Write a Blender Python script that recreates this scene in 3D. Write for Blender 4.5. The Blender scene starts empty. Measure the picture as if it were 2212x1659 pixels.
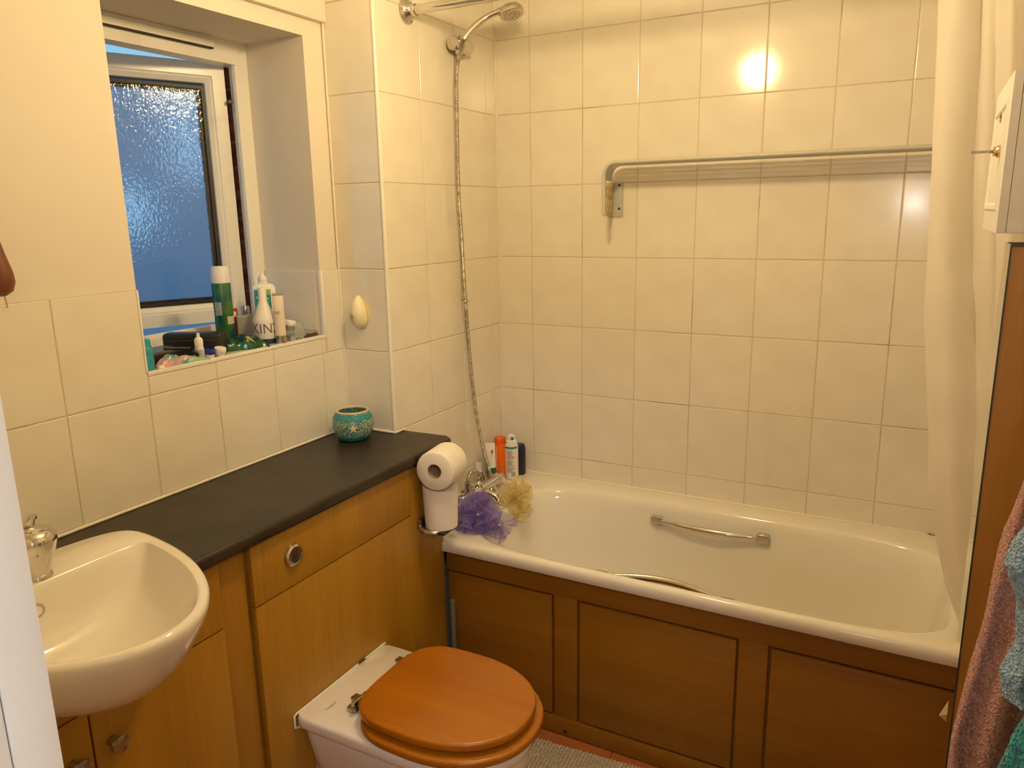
import bpy, bmesh, math, random
import numpy as np
from mathutils import Vector, Matrix, noise
R = math.radians
random.seed(7)
C = bpy.context.scene.collection
sc = bpy.context.scene

# ------------------------------------------------------------------ camera
cam_d = bpy.data.cameras.new('camera'); cam = bpy.data.objects.new('camera', cam_d); C.objects.link(cam)
cr = Vector((0.88206697, 0.47080076, -0.01744997)); cu = Vector((-0.0883827, 0.20174331, 0.97544253)); cf = Vector((-0.4627595, 0.85886337, -0.21956175))
cam.matrix_world = Matrix(((cr.x, cu.x, -cf.x, 1.3985), (cr.y, cu.y, -cf.y, -2.5126), (cr.z, cu.z, -cf.z, 1.5621), (0, 0, 0, 1)))
cam_d.sensor_width = 36; cam_d.lens = 1633.64 / 2212 * 36; cam_d.clip_start = .02
sc.camera = cam
# ------------------------------------------------------------------ world: blue dusk sky
w = bpy.data.worlds.new('sky'); sc.world = w; w.use_nodes = True
nt = w.node_tree; bg = nt.nodes['Background']
tc = nt.nodes.new('ShaderNodeTexCoord'); sx = nt.nodes.new('ShaderNodeSeparateXYZ'); rp = nt.nodes.new('ShaderNodeValToRGB')
nt.links.new(tc.outputs['Generated'], sx.inputs[0]); nt.links.new(sx.outputs['Z'], rp.inputs[0]); nt.links.new(rp.outputs[0], bg.inputs[0])
rp.color_ramp.elements[0].color = (.34, .68, .92, 1); rp.color_ramp.elements[0].position = .05
rp.color_ramp.elements[1].color = (.07, .22, .52, 1); rp.color_ramp.elements[1].position = .8
bg.inputs[1].default_value = .95
# ------------------------------------------------------------------ exposure
sc.view_settings.view_transform = 'Standard'; sc.view_settings.look = 'None'
sc.view_settings.gamma = 1; sc.view_settings.use_curve_mapping = False; sc.view_settings.exposure = 0.08
LAMP_W = 222.0          # radiance of the opal globe
LAMP_COL = (1, .735, .365)
HALL_W = 70.0
sc.cycles.max_bounces = 7; sc.cycles.diffuse_bounces = 4; sc.cycles.glossy_bounces = 3; sc.cycles.transmission_bounces = 5; sc.cycles.transparent_max_bounces = 16; sc.cycles.adaptive_threshold = .02
sc.cycles.caustics_refractive = False; sc.cycles.caustics_reflective = False

# ------------------------------------------------------------------ helpers
class MB:
    def __init__(s): s.v = []; s.f = []
    def add(s, vs, fs):
        o = len(s.v); s.v += [tuple(p) for p in vs]; s.f += [tuple(i + o for i in f) for f in fs]; return s
    def box(s, x0, x1, y0, y1, z0, z1, bev=0):
        if not bev:
            return s.add([(x0,y0,z0),(x1,y0,z0),(x1,y1,z0),(x0,y1,z0),(x0,y0,z1),(x1,y0,z1),(x1,y1,z1),(x0,y1,z1)],
                         [(0,3,2,1),(4,5,6,7),(0,1,5,4),(1,2,6,5),(2,3,7,6),(3,0,4,7)])
        bm = bmesh.new(); bmesh.ops.create_cube(bm, size=1)
        for v in bm.verts: v.co = Vector(((x0+x1)/2 + v.co.x*(x1-x0), (y0+y1)/2 + v.co.y*(y1-y0), (z0+z1)/2 + v.co.z*(z1-z0)))
        bmesh.ops.bevel(bm, geom=bm.edges[:], offset=min(bev, .49*min(abs(x1-x0), abs(y1-y0), abs(z1-z0))), segments=2, profile=.6, affect='EDGES')
        return s.bm(bm)
    def bm(s, bm, M=None):
        bm.verts.index_update()
        s.add([(M @ v.co if M else v.co) for v in bm.verts], [[v.index for v in f.verts] for f in bm.faces]); bm.free(); return s
    def lathe(s, prof, n=32, M=None, a0=0, a1=2*math.pi):
        full = abs(a1 - a0 - 2*math.pi) < 1e-6; m = n if full else n + 1
        vs = []
        for r, z in prof:
            for i in range(m):
                a = a0 + (a1-a0)*i/n; p = Vector((r*math.cos(a), r*math.sin(a), z)); vs.append(M @ p if M else p)
        fs = []
        for j in range(len(prof)-1):
            for i in range(n):
                k = (i+1) % m if full else i+1
                fs.append((j*m+i, j*m+k, (j+1)*m+k, (j+1)*m+i))
        s.add(vs, fs); return s
    def tube(s, pts, r, n=12, cap=True, flat=None):
        pts = [Vector(p) for p in pts]; N = len(pts)
        rs = r if isinstance(r, (list, tuple)) else [r]*N
        T = [(pts[min(i+1, N-1)] - pts[max(i-1, 0)]).normalized() for i in range(N)]
        up = Vector((0, 0, 1)) if abs(T[0].z) < .9 else Vector((0, 1, 0))
        nrm = T[0].cross(up).normalized(); vs = []
        for i in range(N):
            nrm = (nrm - T[i]*nrm.dot(T[i])).normalized(); b = T[i].cross(nrm)
            for k in range(n):
                a = 2*math.pi*k/n
                vs.append(pts[i] + (nrm*math.cos(a)*(flat or 1) + b*math.sin(a))*rs[i])
        fs = [(i*n+k, i*n+(k+1) % n, (i+1)*n+(k+1) % n, (i+1)*n+k) for i in range(N-1) for k in range(n)]
        if cap: fs += [tuple(range(n))[::-1], tuple((N-1)*n+k for k in range(n))]
        return s.add(vs, fs)
    def loft(s, rings, top=True, bot=True):
        n = len(rings[0]); vs = [p for r in rings for p in r]
        fs = [(i*n+k, i*n+(k+1) % n, (i+1)*n+(k+1) % n, (i+1)*n+k) for i in range(len(rings)-1) for k in range(n)]
        if bot: fs.append(tuple(range(n))[::-1])
        if top: fs.append(tuple((len(rings)-1)*n+k for k in range(n)))
        return s.add(vs, fs)
    def prism(s, poly, z0, z1, f=lambda u, v, w: (u, v, w)):
        n = len(poly)
        return s.add([f(a, b, z0) for a, b in poly] + [f(a, b, z1) for a, b in poly],
                     [tuple(range(n))[::-1], tuple(range(n, 2*n))] + [(k, (k+1) % n, n+(k+1) % n, n+k) for k in range(n)])
    def grid(s, nu, nv, f, closed_u=False):
        vs = [f(i/(nu if closed_u else nu-1), j/(nv-1)) for j in range(nv) for i in range(nu)]
        fs = []
        for j in range(nv-1):
            for i in range(nu if closed_u else nu-1):
                k = (i+1) % nu
                fs.append((j*nu+i, j*nu+k, (j+1)*nu+k, (j+1)*nu+i))
        return s.add(vs, fs)
    def frame(s, u0, u1, z0, z1, prof, f):
        n = len(prof); vs = []
        for cx, cz, sx_, sz_ in ((u0, z0, 1, 1), (u1, z0, -1, 1), (u1, z1, -1, -1), (u0, z1, 1, -1)):
            for d, h in prof: vs.append(f(cx+sx_*d, h, cz+sz_*d))
        fs = [(c*n+k, c*n+(k+1) % n, ((c+1) % 4)*n+(k+1) % n, ((c+1) % 4)*n+k) for c in range(4) for k in range(n)]
        return s.add(vs, fs)

def smooth_mesh(me, ang=35):
    me.polygons.foreach_set('use_smooth', [True]*len(me.polygons))
    bm = bmesh.new(); bm.from_mesh(me)
    bmesh.ops.recalc_face_normals(bm, faces=bm.faces)
    for e in bm.edges:
        if len(e.link_faces) == 2 and e.calc_face_angle(0) > R(ang): e.smooth = False
    bm.to_mesh(me); bm.free()

def obj(name, mb, mat, parent=None, smooth=35, me=None):
    if me is None:
        me = bpy.data.meshes.new(name)
        off = Vector((0, 0, 0))
        if parent is not None:
            p = parent
            while p is not None: off += p.location; p = p.parent
        me.from_pydata([(x-off.x, y-off.y, z-off.z) for x, y, z in mb.v], [], mb.f); me.update()
        smooth_mesh(me, smooth)
        if mat: me.materials.append(mat)
    o = bpy.data.objects.new(name, me); C.objects.link(o)
    if parent is not None: o.parent = parent
    return o
def thing(name, label, cat, loc=(0, 0, 0), group=None):
    o = bpy.data.objects.new(name, None); C.objects.link(o); o.empty_display_size = .05
    o.location = loc; o['label'] = label; o['category'] = cat
    if group: o['group'] = group
    return o
def tag(o, label, cat, group=None):
    o['label'] = label; o['category'] = cat
    if group: o['group'] = group
    return o
def struct(o): o['kind'] = 'structure'; return o
def copy_tree(o, parent=None):
    c = o.copy(); C.objects.link(c); c.parent = parent
    for ch in list(o.children): copy_tree(ch, c)
    return c
def text_mb(s_, size, mapf, font_scale=(1, 1), bold=0):
    cu_ = bpy.data.curves.new('t', 'FONT'); cu_.body = s_; cu_.size = size; cu_.align_x = 'CENTER'; cu_.align_y = 'CENTER'; cu_.offset = bold; cu_.resolution_u = 3
    o = bpy.data.objects.new('t', cu_); C.objects.link(o)
    me = bpy.data.meshes.new_from_object(o.evaluated_get(bpy.context.evaluated_depsgraph_get()))
    bm = bmesh.new(); bm.from_mesh(me); bmesh.ops.triangulate(bm, faces=bm.faces)
    for k_ in range(-12, 13): bmesh.ops.bisect_plane(bm, geom=bm.verts[:]+bm.edges[:]+bm.faces[:], plane_co=(k_*size*.18+.0001, 0, 0), plane_no=(1, 0, 0))
    for v in bm.verts: v.co = Vector(mapf(v.co.x*font_scale[0], v.co.y*font_scale[1]))
    m = MB().bm(bm); bpy.data.objects.remove(o); bpy.data.curves.remove(cu_); bpy.data.meshes.remove(me); return m

def catmull(P, n=14):
    P = [Vector(p) for p in P]; Q = [2*P[0]-P[1]] + P + [2*P[-1]-P[-2]]; out = []
    for i in range(1, len(Q)-2):
        for k in range(n):
            t = k/n; p0, p1, p2, p3 = Q[i-1:i+3]
            out.append(.5*((2*p1)+(-p0+p2)*t+(2*p0-5*p1+4*p2-p3)*t*t+(-p0+3*p1-3*p2+p3)*t**3))
    return out + [Q[-2]]

# ------------------------------------------------------------------ materials
def mat(name, col, rough=.5, metal=0, **k):
    m = bpy.data.materials.new(name); m.use_nodes = True; b = m.node_tree.nodes['Principled BSDF']
    b.inputs['Base Color'].default_value = (*col, 1); b.inputs['Roughness'].default_value = rough; b.inputs['Metallic'].default_value = metal
    for kk, v in k.items(): b.inputs[kk.replace('_', ' ')].default_value = v
    return m
def nodes(m): return m.node_tree.nodes, m.node_tree.links, m.node_tree.nodes['Principled BSDF']
def bump(m, scale, strength, dist=.001, detail=2, coord='Object', stretch=(1, 1, 1), tex='noise', chain=True):
    N, L, b = nodes(m)
    t = N.new('ShaderNodeTexCoord'); mp = N.new('ShaderNodeMapping'); mp.inputs['Scale'].default_value = stretch
    n = N.new('ShaderNodeTexNoise' if tex == 'noise' else 'ShaderNodeTexVoronoi'); n.inputs['Scale'].default_value = scale
    if tex == 'noise': n.inputs['Detail'].default_value = detail
    L.new(t.outputs[coord], mp.inputs[0]); L.new(mp.outputs[0], n.inputs['Vector'])
    bp = N.new('ShaderNodeBump'); bp.inputs['Strength'].default_value = strength; bp.inputs['Distance'].default_value = dist
    L.new(n.outputs[0], bp.inputs['Height'])
    if b.inputs['Normal'].links and chain: L.new(b.inputs['Normal'].links[0].from_socket, bp.inputs['Normal'])
    L.new(bp.outputs[0], b.inputs['Normal']); return m
def mottle(m, c1, c2, scale, stretch=(1, 1, 1), detail=4, lo=.35, hi=.65, coord='Object', rnd=0):
    N, L, b = nodes(m)
    t = N.new('ShaderNodeTexCoord'); mp = N.new('ShaderNodeMapping'); mp.inputs['Scale'].default_value = stretch
    n = N.new('ShaderNodeTexNoise'); n.inputs['Scale'].default_value = scale; n.inputs['Detail'].default_value = detail
    r = N.new('ShaderNodeValToRGB'); r.color_ramp.elements[0].position = lo; r.color_ramp.elements[1].position = hi
    r.color_ramp.elements[0].color = (*c1, 1); r.color_ramp.elements[1].color = (*c2, 1)
    L.new(t.outputs[coord], mp.inputs[0]); L.new(mp.outputs[0], n.inputs['Vector']); L.new(n.outputs[0], r.inputs[0])
    out = r.outputs[0]
    if rnd:
        oi = N.new('ShaderNodeObjectInfo'); hs = N.new('ShaderNodeHueSaturation'); ma = N.new('ShaderNodeMapRange')
        ma.inputs[3].default_value = 1-rnd; ma.inputs[4].default_value = 1+rnd*.4
        L.new(oi.outputs['Random'], ma.inputs[0]); L.new(ma.outputs[0], hs.inputs['Value']); L.new(out, hs.inputs['Color']); out = hs.outputs[0]
    L.new(out, b.inputs['Base Color']); return m
def wood(name, dark, light, axis, rough=.42, scale=9, coat=.0):
    m = mat(name, light, rough); st = [34, 34, 34]; st[axis] = 1.6
    N, L, b = nodes(m)
    t = N.new('ShaderNodeTexCoord'); mp = N.new('ShaderNodeMapping'); mp.inputs['Scale'].default_value = st
    n1 = N.new('ShaderNodeTexNoise'); n1.inputs['Scale'].default_value = scale/3; n1.inputs['Detail'].default_value = 6; n1.inputs['Roughness'].default_value = .65
    mp2 = N.new('ShaderNodeMapping'); st2 = [5, 5, 5]; st2[axis] = .35; mp2.inputs['Scale'].default_value = st2
    n2 = N.new('ShaderNodeTexNoise'); n2.inputs['Scale'].default_value = 2.2; n2.inputs['Detail'].default_value = 3
    L.new(t.outputs['Object'], mp.inputs[0]); L.new(mp.outputs[0], n1.inputs['Vector']); L.new(t.outputs['Object'], mp2.inputs[0]); L.new(mp2.outputs[0], n2.inputs['Vector'])
    ad = N.new('ShaderNodeMath'); ad.operation = 'MULTIPLY_ADD'; ad.inputs[1].default_value = .45
    mu = N.new('ShaderNodeMath'); mu.operation = 'MULTIPLY'; mu.inputs[1].default_value = .55
    L.new(n2.outputs[0], mu.inputs[0]); L.new(n1.outputs[0], ad.inputs[0]); L.new(mu.outputs[0], ad.inputs[2])
    r = N.new('ShaderNodeValToRGB'); r.color_ramp.elements[0].position = .33; r.color_ramp.elements[1].position = .64
    r.color_ramp.elements[0].color = (*dark, 1); r.color_ramp.elements[1].color = (*light, 1)
    L.new(ad.outputs[0], r.inputs[0]); L.new(r.outputs[0], b.inputs['Base Color'])
    b.inputs['Coat Weight'].default_value = coat; b.inputs['Coat Roughness'].default_value = .12
    return m

M_tile = mat('glazed_ivory', (.80, .755, .66), .12); mottle(M_tile, (.775, .725, .625), (.81, .765, .67), 9, detail=1, rnd=.02)
bump(M_tile, 14, .05, .003, 0)
M_grout = mat('grout', (.72, .66, .54), .85); mottle(M_grout, (.36, .28, .18), (.64, .55, .42), 5, detail=5, lo=.30, hi=.44)
M_seal = mat('silicone', (.82, .78, .66), .35); mottle(M_seal, (.05, .04, .03), (.82, .78, .66), 9, (1, 1, 1), 8, .36, .40)
M_trim = mat('white_tile_trim', (.84, .81, .74), .22)
M_paint = mat('cream_paint', (.76, .70, .61), .65); bump(M_paint, 90, .06, .0012, 1)
M_gloss = mat('white_gloss_paint', (.84, .82, .79), .3)
M_ceil = mat('ceiling_paint', (.84, .8, .72), .8)
M_upvc = mat('white_plastic_frame', (.84, .83, .80), .28); mottle(M_upvc, (.74, .72, .66), (.85, .84, .81), 11, detail=6, lo=.25, hi=.45)
M_ceramic = mat('ceramic', (.83, .79, .72), .07, Coat_Weight=.6, Coat_Roughness=.03)
M_acrylic = mat('bath_enamel', (.82, .785, .70), .10); bump(M_acrylic, 5, .03, .004, 1)
M_chrome = mat('chrome', (.66, .63, .58), .07, 1)
M_chrome_old = mat('worn_chrome', (.55, .51, .45), .22, 1); mottle(M_chrome_old, (.34, .3, .24), (.68, .64, .58), 60)
M_steel = mat('brushed_steel', (.60, .55, .47), .3, 1)
M_bronze = mat('pewter', (.42, .36, .27), .25, 1)
M_brass = mat('brass', (.7, .5, .2), .2, 1)
M_black = mat('black_plastic', (.012, .011, .012), .45)
M_dark = mat('dark_gap', (.02, .016, .012), .7)
M_wood = wood('beech_laminate', (.31, .142, .010), (.41, .212, .020), 2)
M_woodside = wood('beech_laminate_filler', (.28, .124, .009), (.37, .186, .017), 2)
M_bathwood = wood('bath_panel_laminate', (.215, .085, .005), (.29, .124, .008), 0)
M_seat = wood('varnished_pine', (.33, .097, .003), (.41, .140, .004), 0, .34, coat=.15)
M_cupwood = wood('panel_laminate', (.37, .17, .03), (.46, .23, .045), 2)
M_edge = mat('dark_green_edge', (.045, .05, .03), .4)
M_counter = mat('charcoal_laminate', (.035, .03, .028), .42); mottle(M_counter, (.015, .0105, .0065), (.030, .0205, .0125), 12, detail=7); bump(M_counter, 260, .12, .0006, 4)
M_floor = wood('floor_laminate', (.30, .09, .025), (.42, .14, .04), 0)
M_paper = mat('tissue_paper', (.84, .80, .73), .95); bump(M_paper, 180, .5, .0012, 2); 
M_card = mat('cardboard', (.42, .31, .2), .9)
M_rack = mat('grey_enamel', (.50, .50, .44), .38)
M_wire = mat('galvanised_wire', (.62, .5, .27), .3, .9)
M_white = mat('white_plastic', (.84, .82, .78), .3)
M_cream = mat('cream_plastic', (.82, .74, .5), .4)
M_cabinet = mat('white_cabinet_paint', (.80, .78, .76), .45)
M_cyan = mat('cyan_gel', (.01, .27, .42), .2)
M_orange = mat('orange_plastic', (.85, .15, .008), .28)
M_greenlab = mat('green_print', (.01, .12, .04), .35)
M_yellow = mat('olive_yellow_print', (.42, .30, .015), .35)
M_navy = mat('navy_plastic', (.008, .008, .03), .3)
M_blue = mat('blue_lid', (.01, .02, .30), .3)
M_red = mat('red_print', (.55, .02, .01), .4)
M_greybox = mat('grey_card', (.33, .31, .29), .35)
M_silver = mat('satin_silver', (.5, .48, .44), .3, 1)
M_grtext = mat('grey_print', (.12, .11, .10), .5)
M_teal = mat('teal_print', (.01, .25, .27), .35)
M_lime = mat('lime_print', (.35, .5, .02), .35)
M_glassblue = mat('dark_blue_glass', (.02, .08, .14), .05, Transmission_Weight=.5)
M_greycap = mat('dark_grey_plastic', (.09, .09, .1), .4)
M_toggle = mat('brown_wood', (.16, .05, .02), .4)
M_pipe = mat('grey_green_pipe', (.15, .16, .12), .4)
M_cap_white = mat('frosted_white_cap', (.8, .8, .82), .35)
M_brick = mat('brick', (.30, .08, .04), .9); mottle(M_brick, (.17, .04, .025), (.38, .13, .07), 30, rnd=.25)
M_mortar = mat('mortar', (.35, .36, .37), .95)
M_render = mat('neighbour_render', (.52, .55, .64), .9)
M_roof = mat('roof_slate', (.1, .1, .12), .8)
M_mat = mat('beige_cotton', (.48, .40, .28), .95)

def glassmat(name, col, rough, ior=1.45):
    m = mat(name, col, rough); b = m.node_tree.nodes['Principled BSDF']
    b.inputs['Transmission Weight'].default_value = 1; b.inputs['IOR'].default_value = ior; return m
M_obscure = glassmat('obscure_glass', (.80, .88, .98), .10)
bump(M_obscure, 125, .42, .0025, 1, tex='noise', stretch=(1, 1, .75)); bump(M_obscure, 45, .16, .004, 1, tex='voronoi', stretch=(1, 1, .6))
M_film = glassmat('clear_film', (.9, .95, .9), .12, 1.2); bump(M_film, 60, .8, .004)

def emit(name, col, s):
    m = bpy.data.materials.new(name); m.use_nodes = True; N = m.node_tree.nodes; N.clear()
    e = N.new('ShaderNodeEmission'); e.inputs[0].default_value = (*col, 1); e.inputs[1].default_value = s
    o = N.new('ShaderNodeOutputMaterial'); m.node_tree.links.new(e.outputs[0], o.inputs[0]); return m
M_globe = emit('opal_globe_lit', LAMP_COL, LAMP_W)
M_hall = emit('unseen_hall_glow', (1, .97, .95), HALL_W)
M_hallfill = emit('hall_fill_glow', (1, .99, 1.02), 130)
M_glowpatch = emit('bright_patch_glow', (.30, .55, .80), 1.1)

def cloth(name, c1, c2, scale, strength, trans=.0, dist=.003):
    m = mat(name, c1, .95); mottle(m, c1, c2, scale, detail=2, lo=.3, hi=.62); bump(m, scale*1.8, strength, dist, 1, tex='voronoi'); bump(m, scale*.35, .5, dist, 1)
    N, L, b = nodes(m); b.inputs['Sheen Weight'].default_value = .25
    return m
M_pink = cloth('pink_terry', (.50, .20, .17), (.80, .42, .38), 260, 1, dist=.004)
M_bluet = cloth('blue_grey_terry', (.15, .29, .52), (.42, .64, .95), 200, 1, dist=.004)
M_tealt = cloth('teal_terry', (.0, .12, .15), (.02, .38, .42), 160, 1, dist=.004)
def translucent(name, col, mixf, alpha=1, col2=None):
    m = bpy.data.materials.new(name); m.use_nodes = True; N = m.node_tree.nodes; L = m.node_tree.links
    b = N['Principled BSDF']; b.inputs['Base Color'].default_value = (*col, 1); b.inputs['Roughness'].default_value = .6
    t = N.new('ShaderNodeBsdfTranslucent'); t.inputs[0].default_value = (*(col2 or col), 1)
    mx = N.new('ShaderNodeMixShader'); mx.inputs[0].default_value = mixf
    L.new(b.outputs[0], mx.inputs[1]); L.new(t.outputs[0], mx.inputs[2]); out = mx.outputs[0]
    if alpha < 1:
        tr = N.new('ShaderNodeBsdfTransparent'); m2 = N.new('ShaderNodeMixShader'); m2.inputs[0].default_value = alpha
        L.new(tr.outputs[0], m2.inputs[1]); L.new(out, m2.inputs[2]); out = m2.outputs[0]
    L.new(out, N['Material Output'].inputs[0]); return m
M_curtain = translucent('curtain_fabric', (.90, .86, .80), .42)
M_purple = translucent('purple_net', (.34, .25, .66), .35, .46)
M_yelnet = translucent('yellow_net', (.95, .82, .42), .4, .42)
M_purple_e = translucent('purple_net_edge', (.46, .38, .78), .2, .6)
M_yelnet_e = translucent('yellow_net_edge', (.95, .84, .48), .2, .8)
M_bag = translucent('thin_clear_bag', (.7, .75, .7), .3, .35)

# ------------------------------------------------------------------ setting: floor, ceiling, walls
Z0 = 1.156; TH = .2506; TW = .2; X_R = 1.62; CEIL = 2.40; XW = -.183; YP = -.69
ROWS = [Z0 + TH*k for k in range(-5, 5)] + [CEIL]
fl = struct(obj('floor', MB().box(-.25, 1.75, -5.2, .1, -.08, -.012), M_dark))
for i in range(9):
    y0 = -.60 - .193*i
    for j, (a, b_) in enumerate(((-.19, .72 - .2*(i % 3)), (.7215 - .2*(i % 3), X_R))):
        obj('plank', MB().box(a, b_, y0 - .1915, y0, -.012, 0, .0012), M_floor, fl)
struct(obj('ceiling', MB().box(-.19, X_R+.1, -2.42, .02, CEIL, CEIL+.1), M_ceil))

_tiles = {}
def tile_mesh(w_, h_):
    k = (round(w_, 4), round(h_, 4))
    if k in _tiles: return _tiles[k]
    g = .0013; a, b_ = w_/2 - g, h_/2 - g; rings = []
    for ins, d in ((0, -.0035), (0, -.0011), (.0007, -.00035), (.0022, 0)):
        rings.append([(-a+ins, -b_+ins, d), (a-ins, -b_+ins, d), (a-ins, b_-ins, d), (-a+ins, b_-ins, d)])
    m = MB().loft(rings, True, False)
    me = bpy.data.meshes.new('tile'); me.from_pydata(m.v, [], m.f); me.update(); smooth_mesh(me, 12)
    me.materials.append(M_tile); _tiles[k] = me; return me
def put_tile(par, c, U, V, Nn, w_, h_):
    if w_ < .012 or h_ < .012: return
    o = obj('tile', None, None, par, me=tile_mesh(w_, h_))
    j = lambda s: random.uniform(-s, s)
    m = Matrix((U, V, Nn)).transposed().to_4x4()
    m = m @ Matrix.Rotation(j(.0010), 4, 'X') @ Matrix.Rotation(j(.0010), 4, 'Y')
    m.translation = Vector(c) - Nn*.0002; o.matrix_world = m; return o
def tile_wall(par, origin, U, Nn, us, zs):
    U = Vector(U); Nn = Vector(Nn); V = Vector((0, 0, 1))
    if U.cross(V).dot(Nn) < 0: flip = -1
    else: flip = 1
    for i in range(len(us)-1):
        for j in range(len(zs)-1):
            u = (us[i]+us[i+1])/2; z = (zs[j]+zs[j+1])/2
            put_tile(par, Vector(origin) + U*u + V*z, U*flip, V, Nn, us[i+1]-us[i], zs[j+1]-zs[j])
wb = struct(obj('wall_back', MB().box(0, X_R+.1, .0016, .1, 0, CEIL), M_grout))
us = [0] + [.1358 + .2*k for k in range(8)] + [X_R]
tile_wall(wb, (0, 0, 0), (1, 0, 0), (0, -1, 0), us, [.575] + ROWS[3:])
wp = struct(obj('wall_pier', MB().box(-.30, -.0016, YP+.0016, .1, 0, CEIL), M_grout))
us = [YP+.0045, YP+.0167+.2, YP+.0167+.4, YP+.0167+.6, 0]
tile_wall(wp, (0, 0, 0), (0, 1, 0), (1, 0, 0), us, [.575] + ROWS[3:])
tile_wall(wp, (0, YP, 0), (1, 0, 0), (0, -1, 0), [XW, -.0045], [.90] + ROWS[5:] if False else [.902] + [z for z in ROWS if z > .91])
# window wall
YL, YRt = -1.383, -.772; ZS, ZH = 1.213, 2.060; XF = -.41; YF = -2.30
wl = MB(); xo = -.457
wl.box(xo, XW-.004, YF-.1, YP+.002, 0, ZS-.004); wl.box(xo, XW-.004, YF-.1, YP+.002, ZH, CEIL)
wl.box(xo, XW-.004, YF-.1, YL, ZS-.004, ZH); wl.box(xo, XW-.004, YRt, YP+.002, ZS-.004, ZH)
WL = struct(obj('wall_left', wl, M_paint))
g = MB(); xg0, xg1 = XW-.006, XW-.0016
g.box(xg0, xg1, YF, YP, .90, ZS-.003); g.box(xg0, xg1, YF, YL-.001, ZS-.003, ROWS[6]-.001); g.box(xg0, xg1, YRt+.001, YP, ZS-.003, ROWS[6]-.001)
g.box(xg0-.22, xg1-.02, YRt-.004, YRt+.001, ZS, ROWS[6]-.004)
g.box(xg0, xg1, YF, YL-.001, ROWS[6]-.002, ROWS[6]).box(xg0, xg1, YRt+.001, YP, ROWS[6]-.002, ROWS[6])
obj('grout', g, M_grout, WL)
ys = sorted([YP] + [YP-.0957-.2*k for k in range(8)] + [YF])
tile_wall(WL, (XW, 0, 0), (0, 1, 0), (1, 0, 0), ys, [.902, ROWS[4]] if False else [.906, ROWS[5]])
yl = [y for y in ys if y < YL-.02] + [YL]
tile_wall(WL, (XW, 0, 0), (0, 1, 0), (1, 0, 0), yl, [ROWS[5], ROWS[6]])
ym = [YL] + [y for y in ys if YL+.01 < y < YRt-.01] + [YRt]
tile_wall(WL, (XW, 0, 0), (0, 1, 0), (1, 0, 0), ym, [ROWS[5], ZS-.010])
tile_wall(WL, (XW, 0, 0), (0, 1, 0), (1, 0, 0), [YRt+.009, YP], [ROWS[5], ROWS[6]])
tile_wall(WL, (0, YRt-.005, 0), (1, 0, 0), (0, -1, 0), [XF+.002, -.205], [ZS+.01, ROWS[6]])
tile_wall(WL, (0, YRt-.005, 0), (1, 0, 0), (0, -1, 0), [-.2045, XW-.010], [ZS+.01, ROWS[6]])
# tile-edge trims
struct(obj('trim_1', MB().tube([(-.0035, YP+.0035, .90), (-.0035, YP+.0035, CEIL)], .0062, 14), M_trim))
t2 = MB().box(XW-.012, XW+.0015, YL, YRt+.009, ZS-.010, ZS+.0005, .003).box(XW-.012, XW+.0015, YRt-.003, YRt+.009, ZS, ROWS[6], .003)
struct(obj('trim_2', t2, M_trim))
struct(obj('trim_3', MB().box(XW-.001, XW+.002, YL-.004, YL+.001, ZS, ROWS[6], .0008), M_trim))
sill = obj('window_sill', MB().box(XF+.001, XW-.011, YL, YRt-.006, ZS-.004, ZS-.0005, .0006), mat('sill_tile_glaze', (.42, .44, .44), .22), WL)
struct(obj('trim_4', MB().box(XW-.004, XW+.016, YF, YP, 2.106, CEIL, .003), M_paint))
# silicone beads
sl = MB().tube([(XW+.002, YF, .9035), (XW+.002, YP, .9035)], .004, 8).tube([(XW, YP-.002, .9035), (0, YP-.002, .9035)], .004, 8).tube([(.002, YP-.004, .9035), (.002, -.642, .9035)], .0035, 8)
struct(obj('trim_5', sl, mat('white_sealant', (.82, .78, .68), .4)))
struct(obj('trim_6', MB().tube([(.02, -.003, .5745), (X_R, -.003, .5745)], .0062, 8).tube([(.003, -.02, .5745), (.003, -.67, .5745)], .006, 8), M_seal))
struct(obj('trim_7', MB().tube([(XW+.0015, YP-.0015, .902), (XW+.0015, YP-.0015, CEIL)], .0035, 8).tube([(.0015, -.0015, .576), (.0015, -.0015, CEIL)], .0035, 8), mat('corner_sealant', (.80, .75, .64), .4)))
struct(obj('wall_right', MB().box(X_R, X_R+.1, -2.42, .02, 0, CEIL), M_paint))
# doorway wall and hall behind the camera
struct(obj('wall_front', MB().box(-.25, .93, -2.40, -2.302, 0, CEIL).box(1.66, 1.75, -2.40, -2.302, 0, CEIL).box(.93, 1.66, -2.40, -2.302, 2.03, CEIL), M_paint))
j = MB().box(.925, .98, -2.3245, -2.2995, 0, 2.03, .0015).box(.93, .9795, -2.41, -2.3255, 0, 2.03, .0015).box(.93, .9955, -2.52, -2.41, 0, 2.03, .002)
struct(obj('door_1', j, M_gloss))
hb = MB().box(-.35, -.25, -5.2, -2.40, 0, CEIL).box(2.35, 2.45, -5.2, -2.40, 0, CEIL).box(-.35, 2.45, -5.3, -5.2, 0, CEIL).box(1.75, 2.45, -2.40, -2.30, 0, CEIL)
struct(obj('wall_hall', hb, M_paint)); struct(obj('ceiling_hall', MB().box(-.35, 2.45, -5.3, -2.42, CEIL, CEIL+.1), M_ceil))
struct(obj('floor_hall', MB().box(1.75, 2.45, -5.2, -2.3, -.08, -.012), M_floor))
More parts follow.
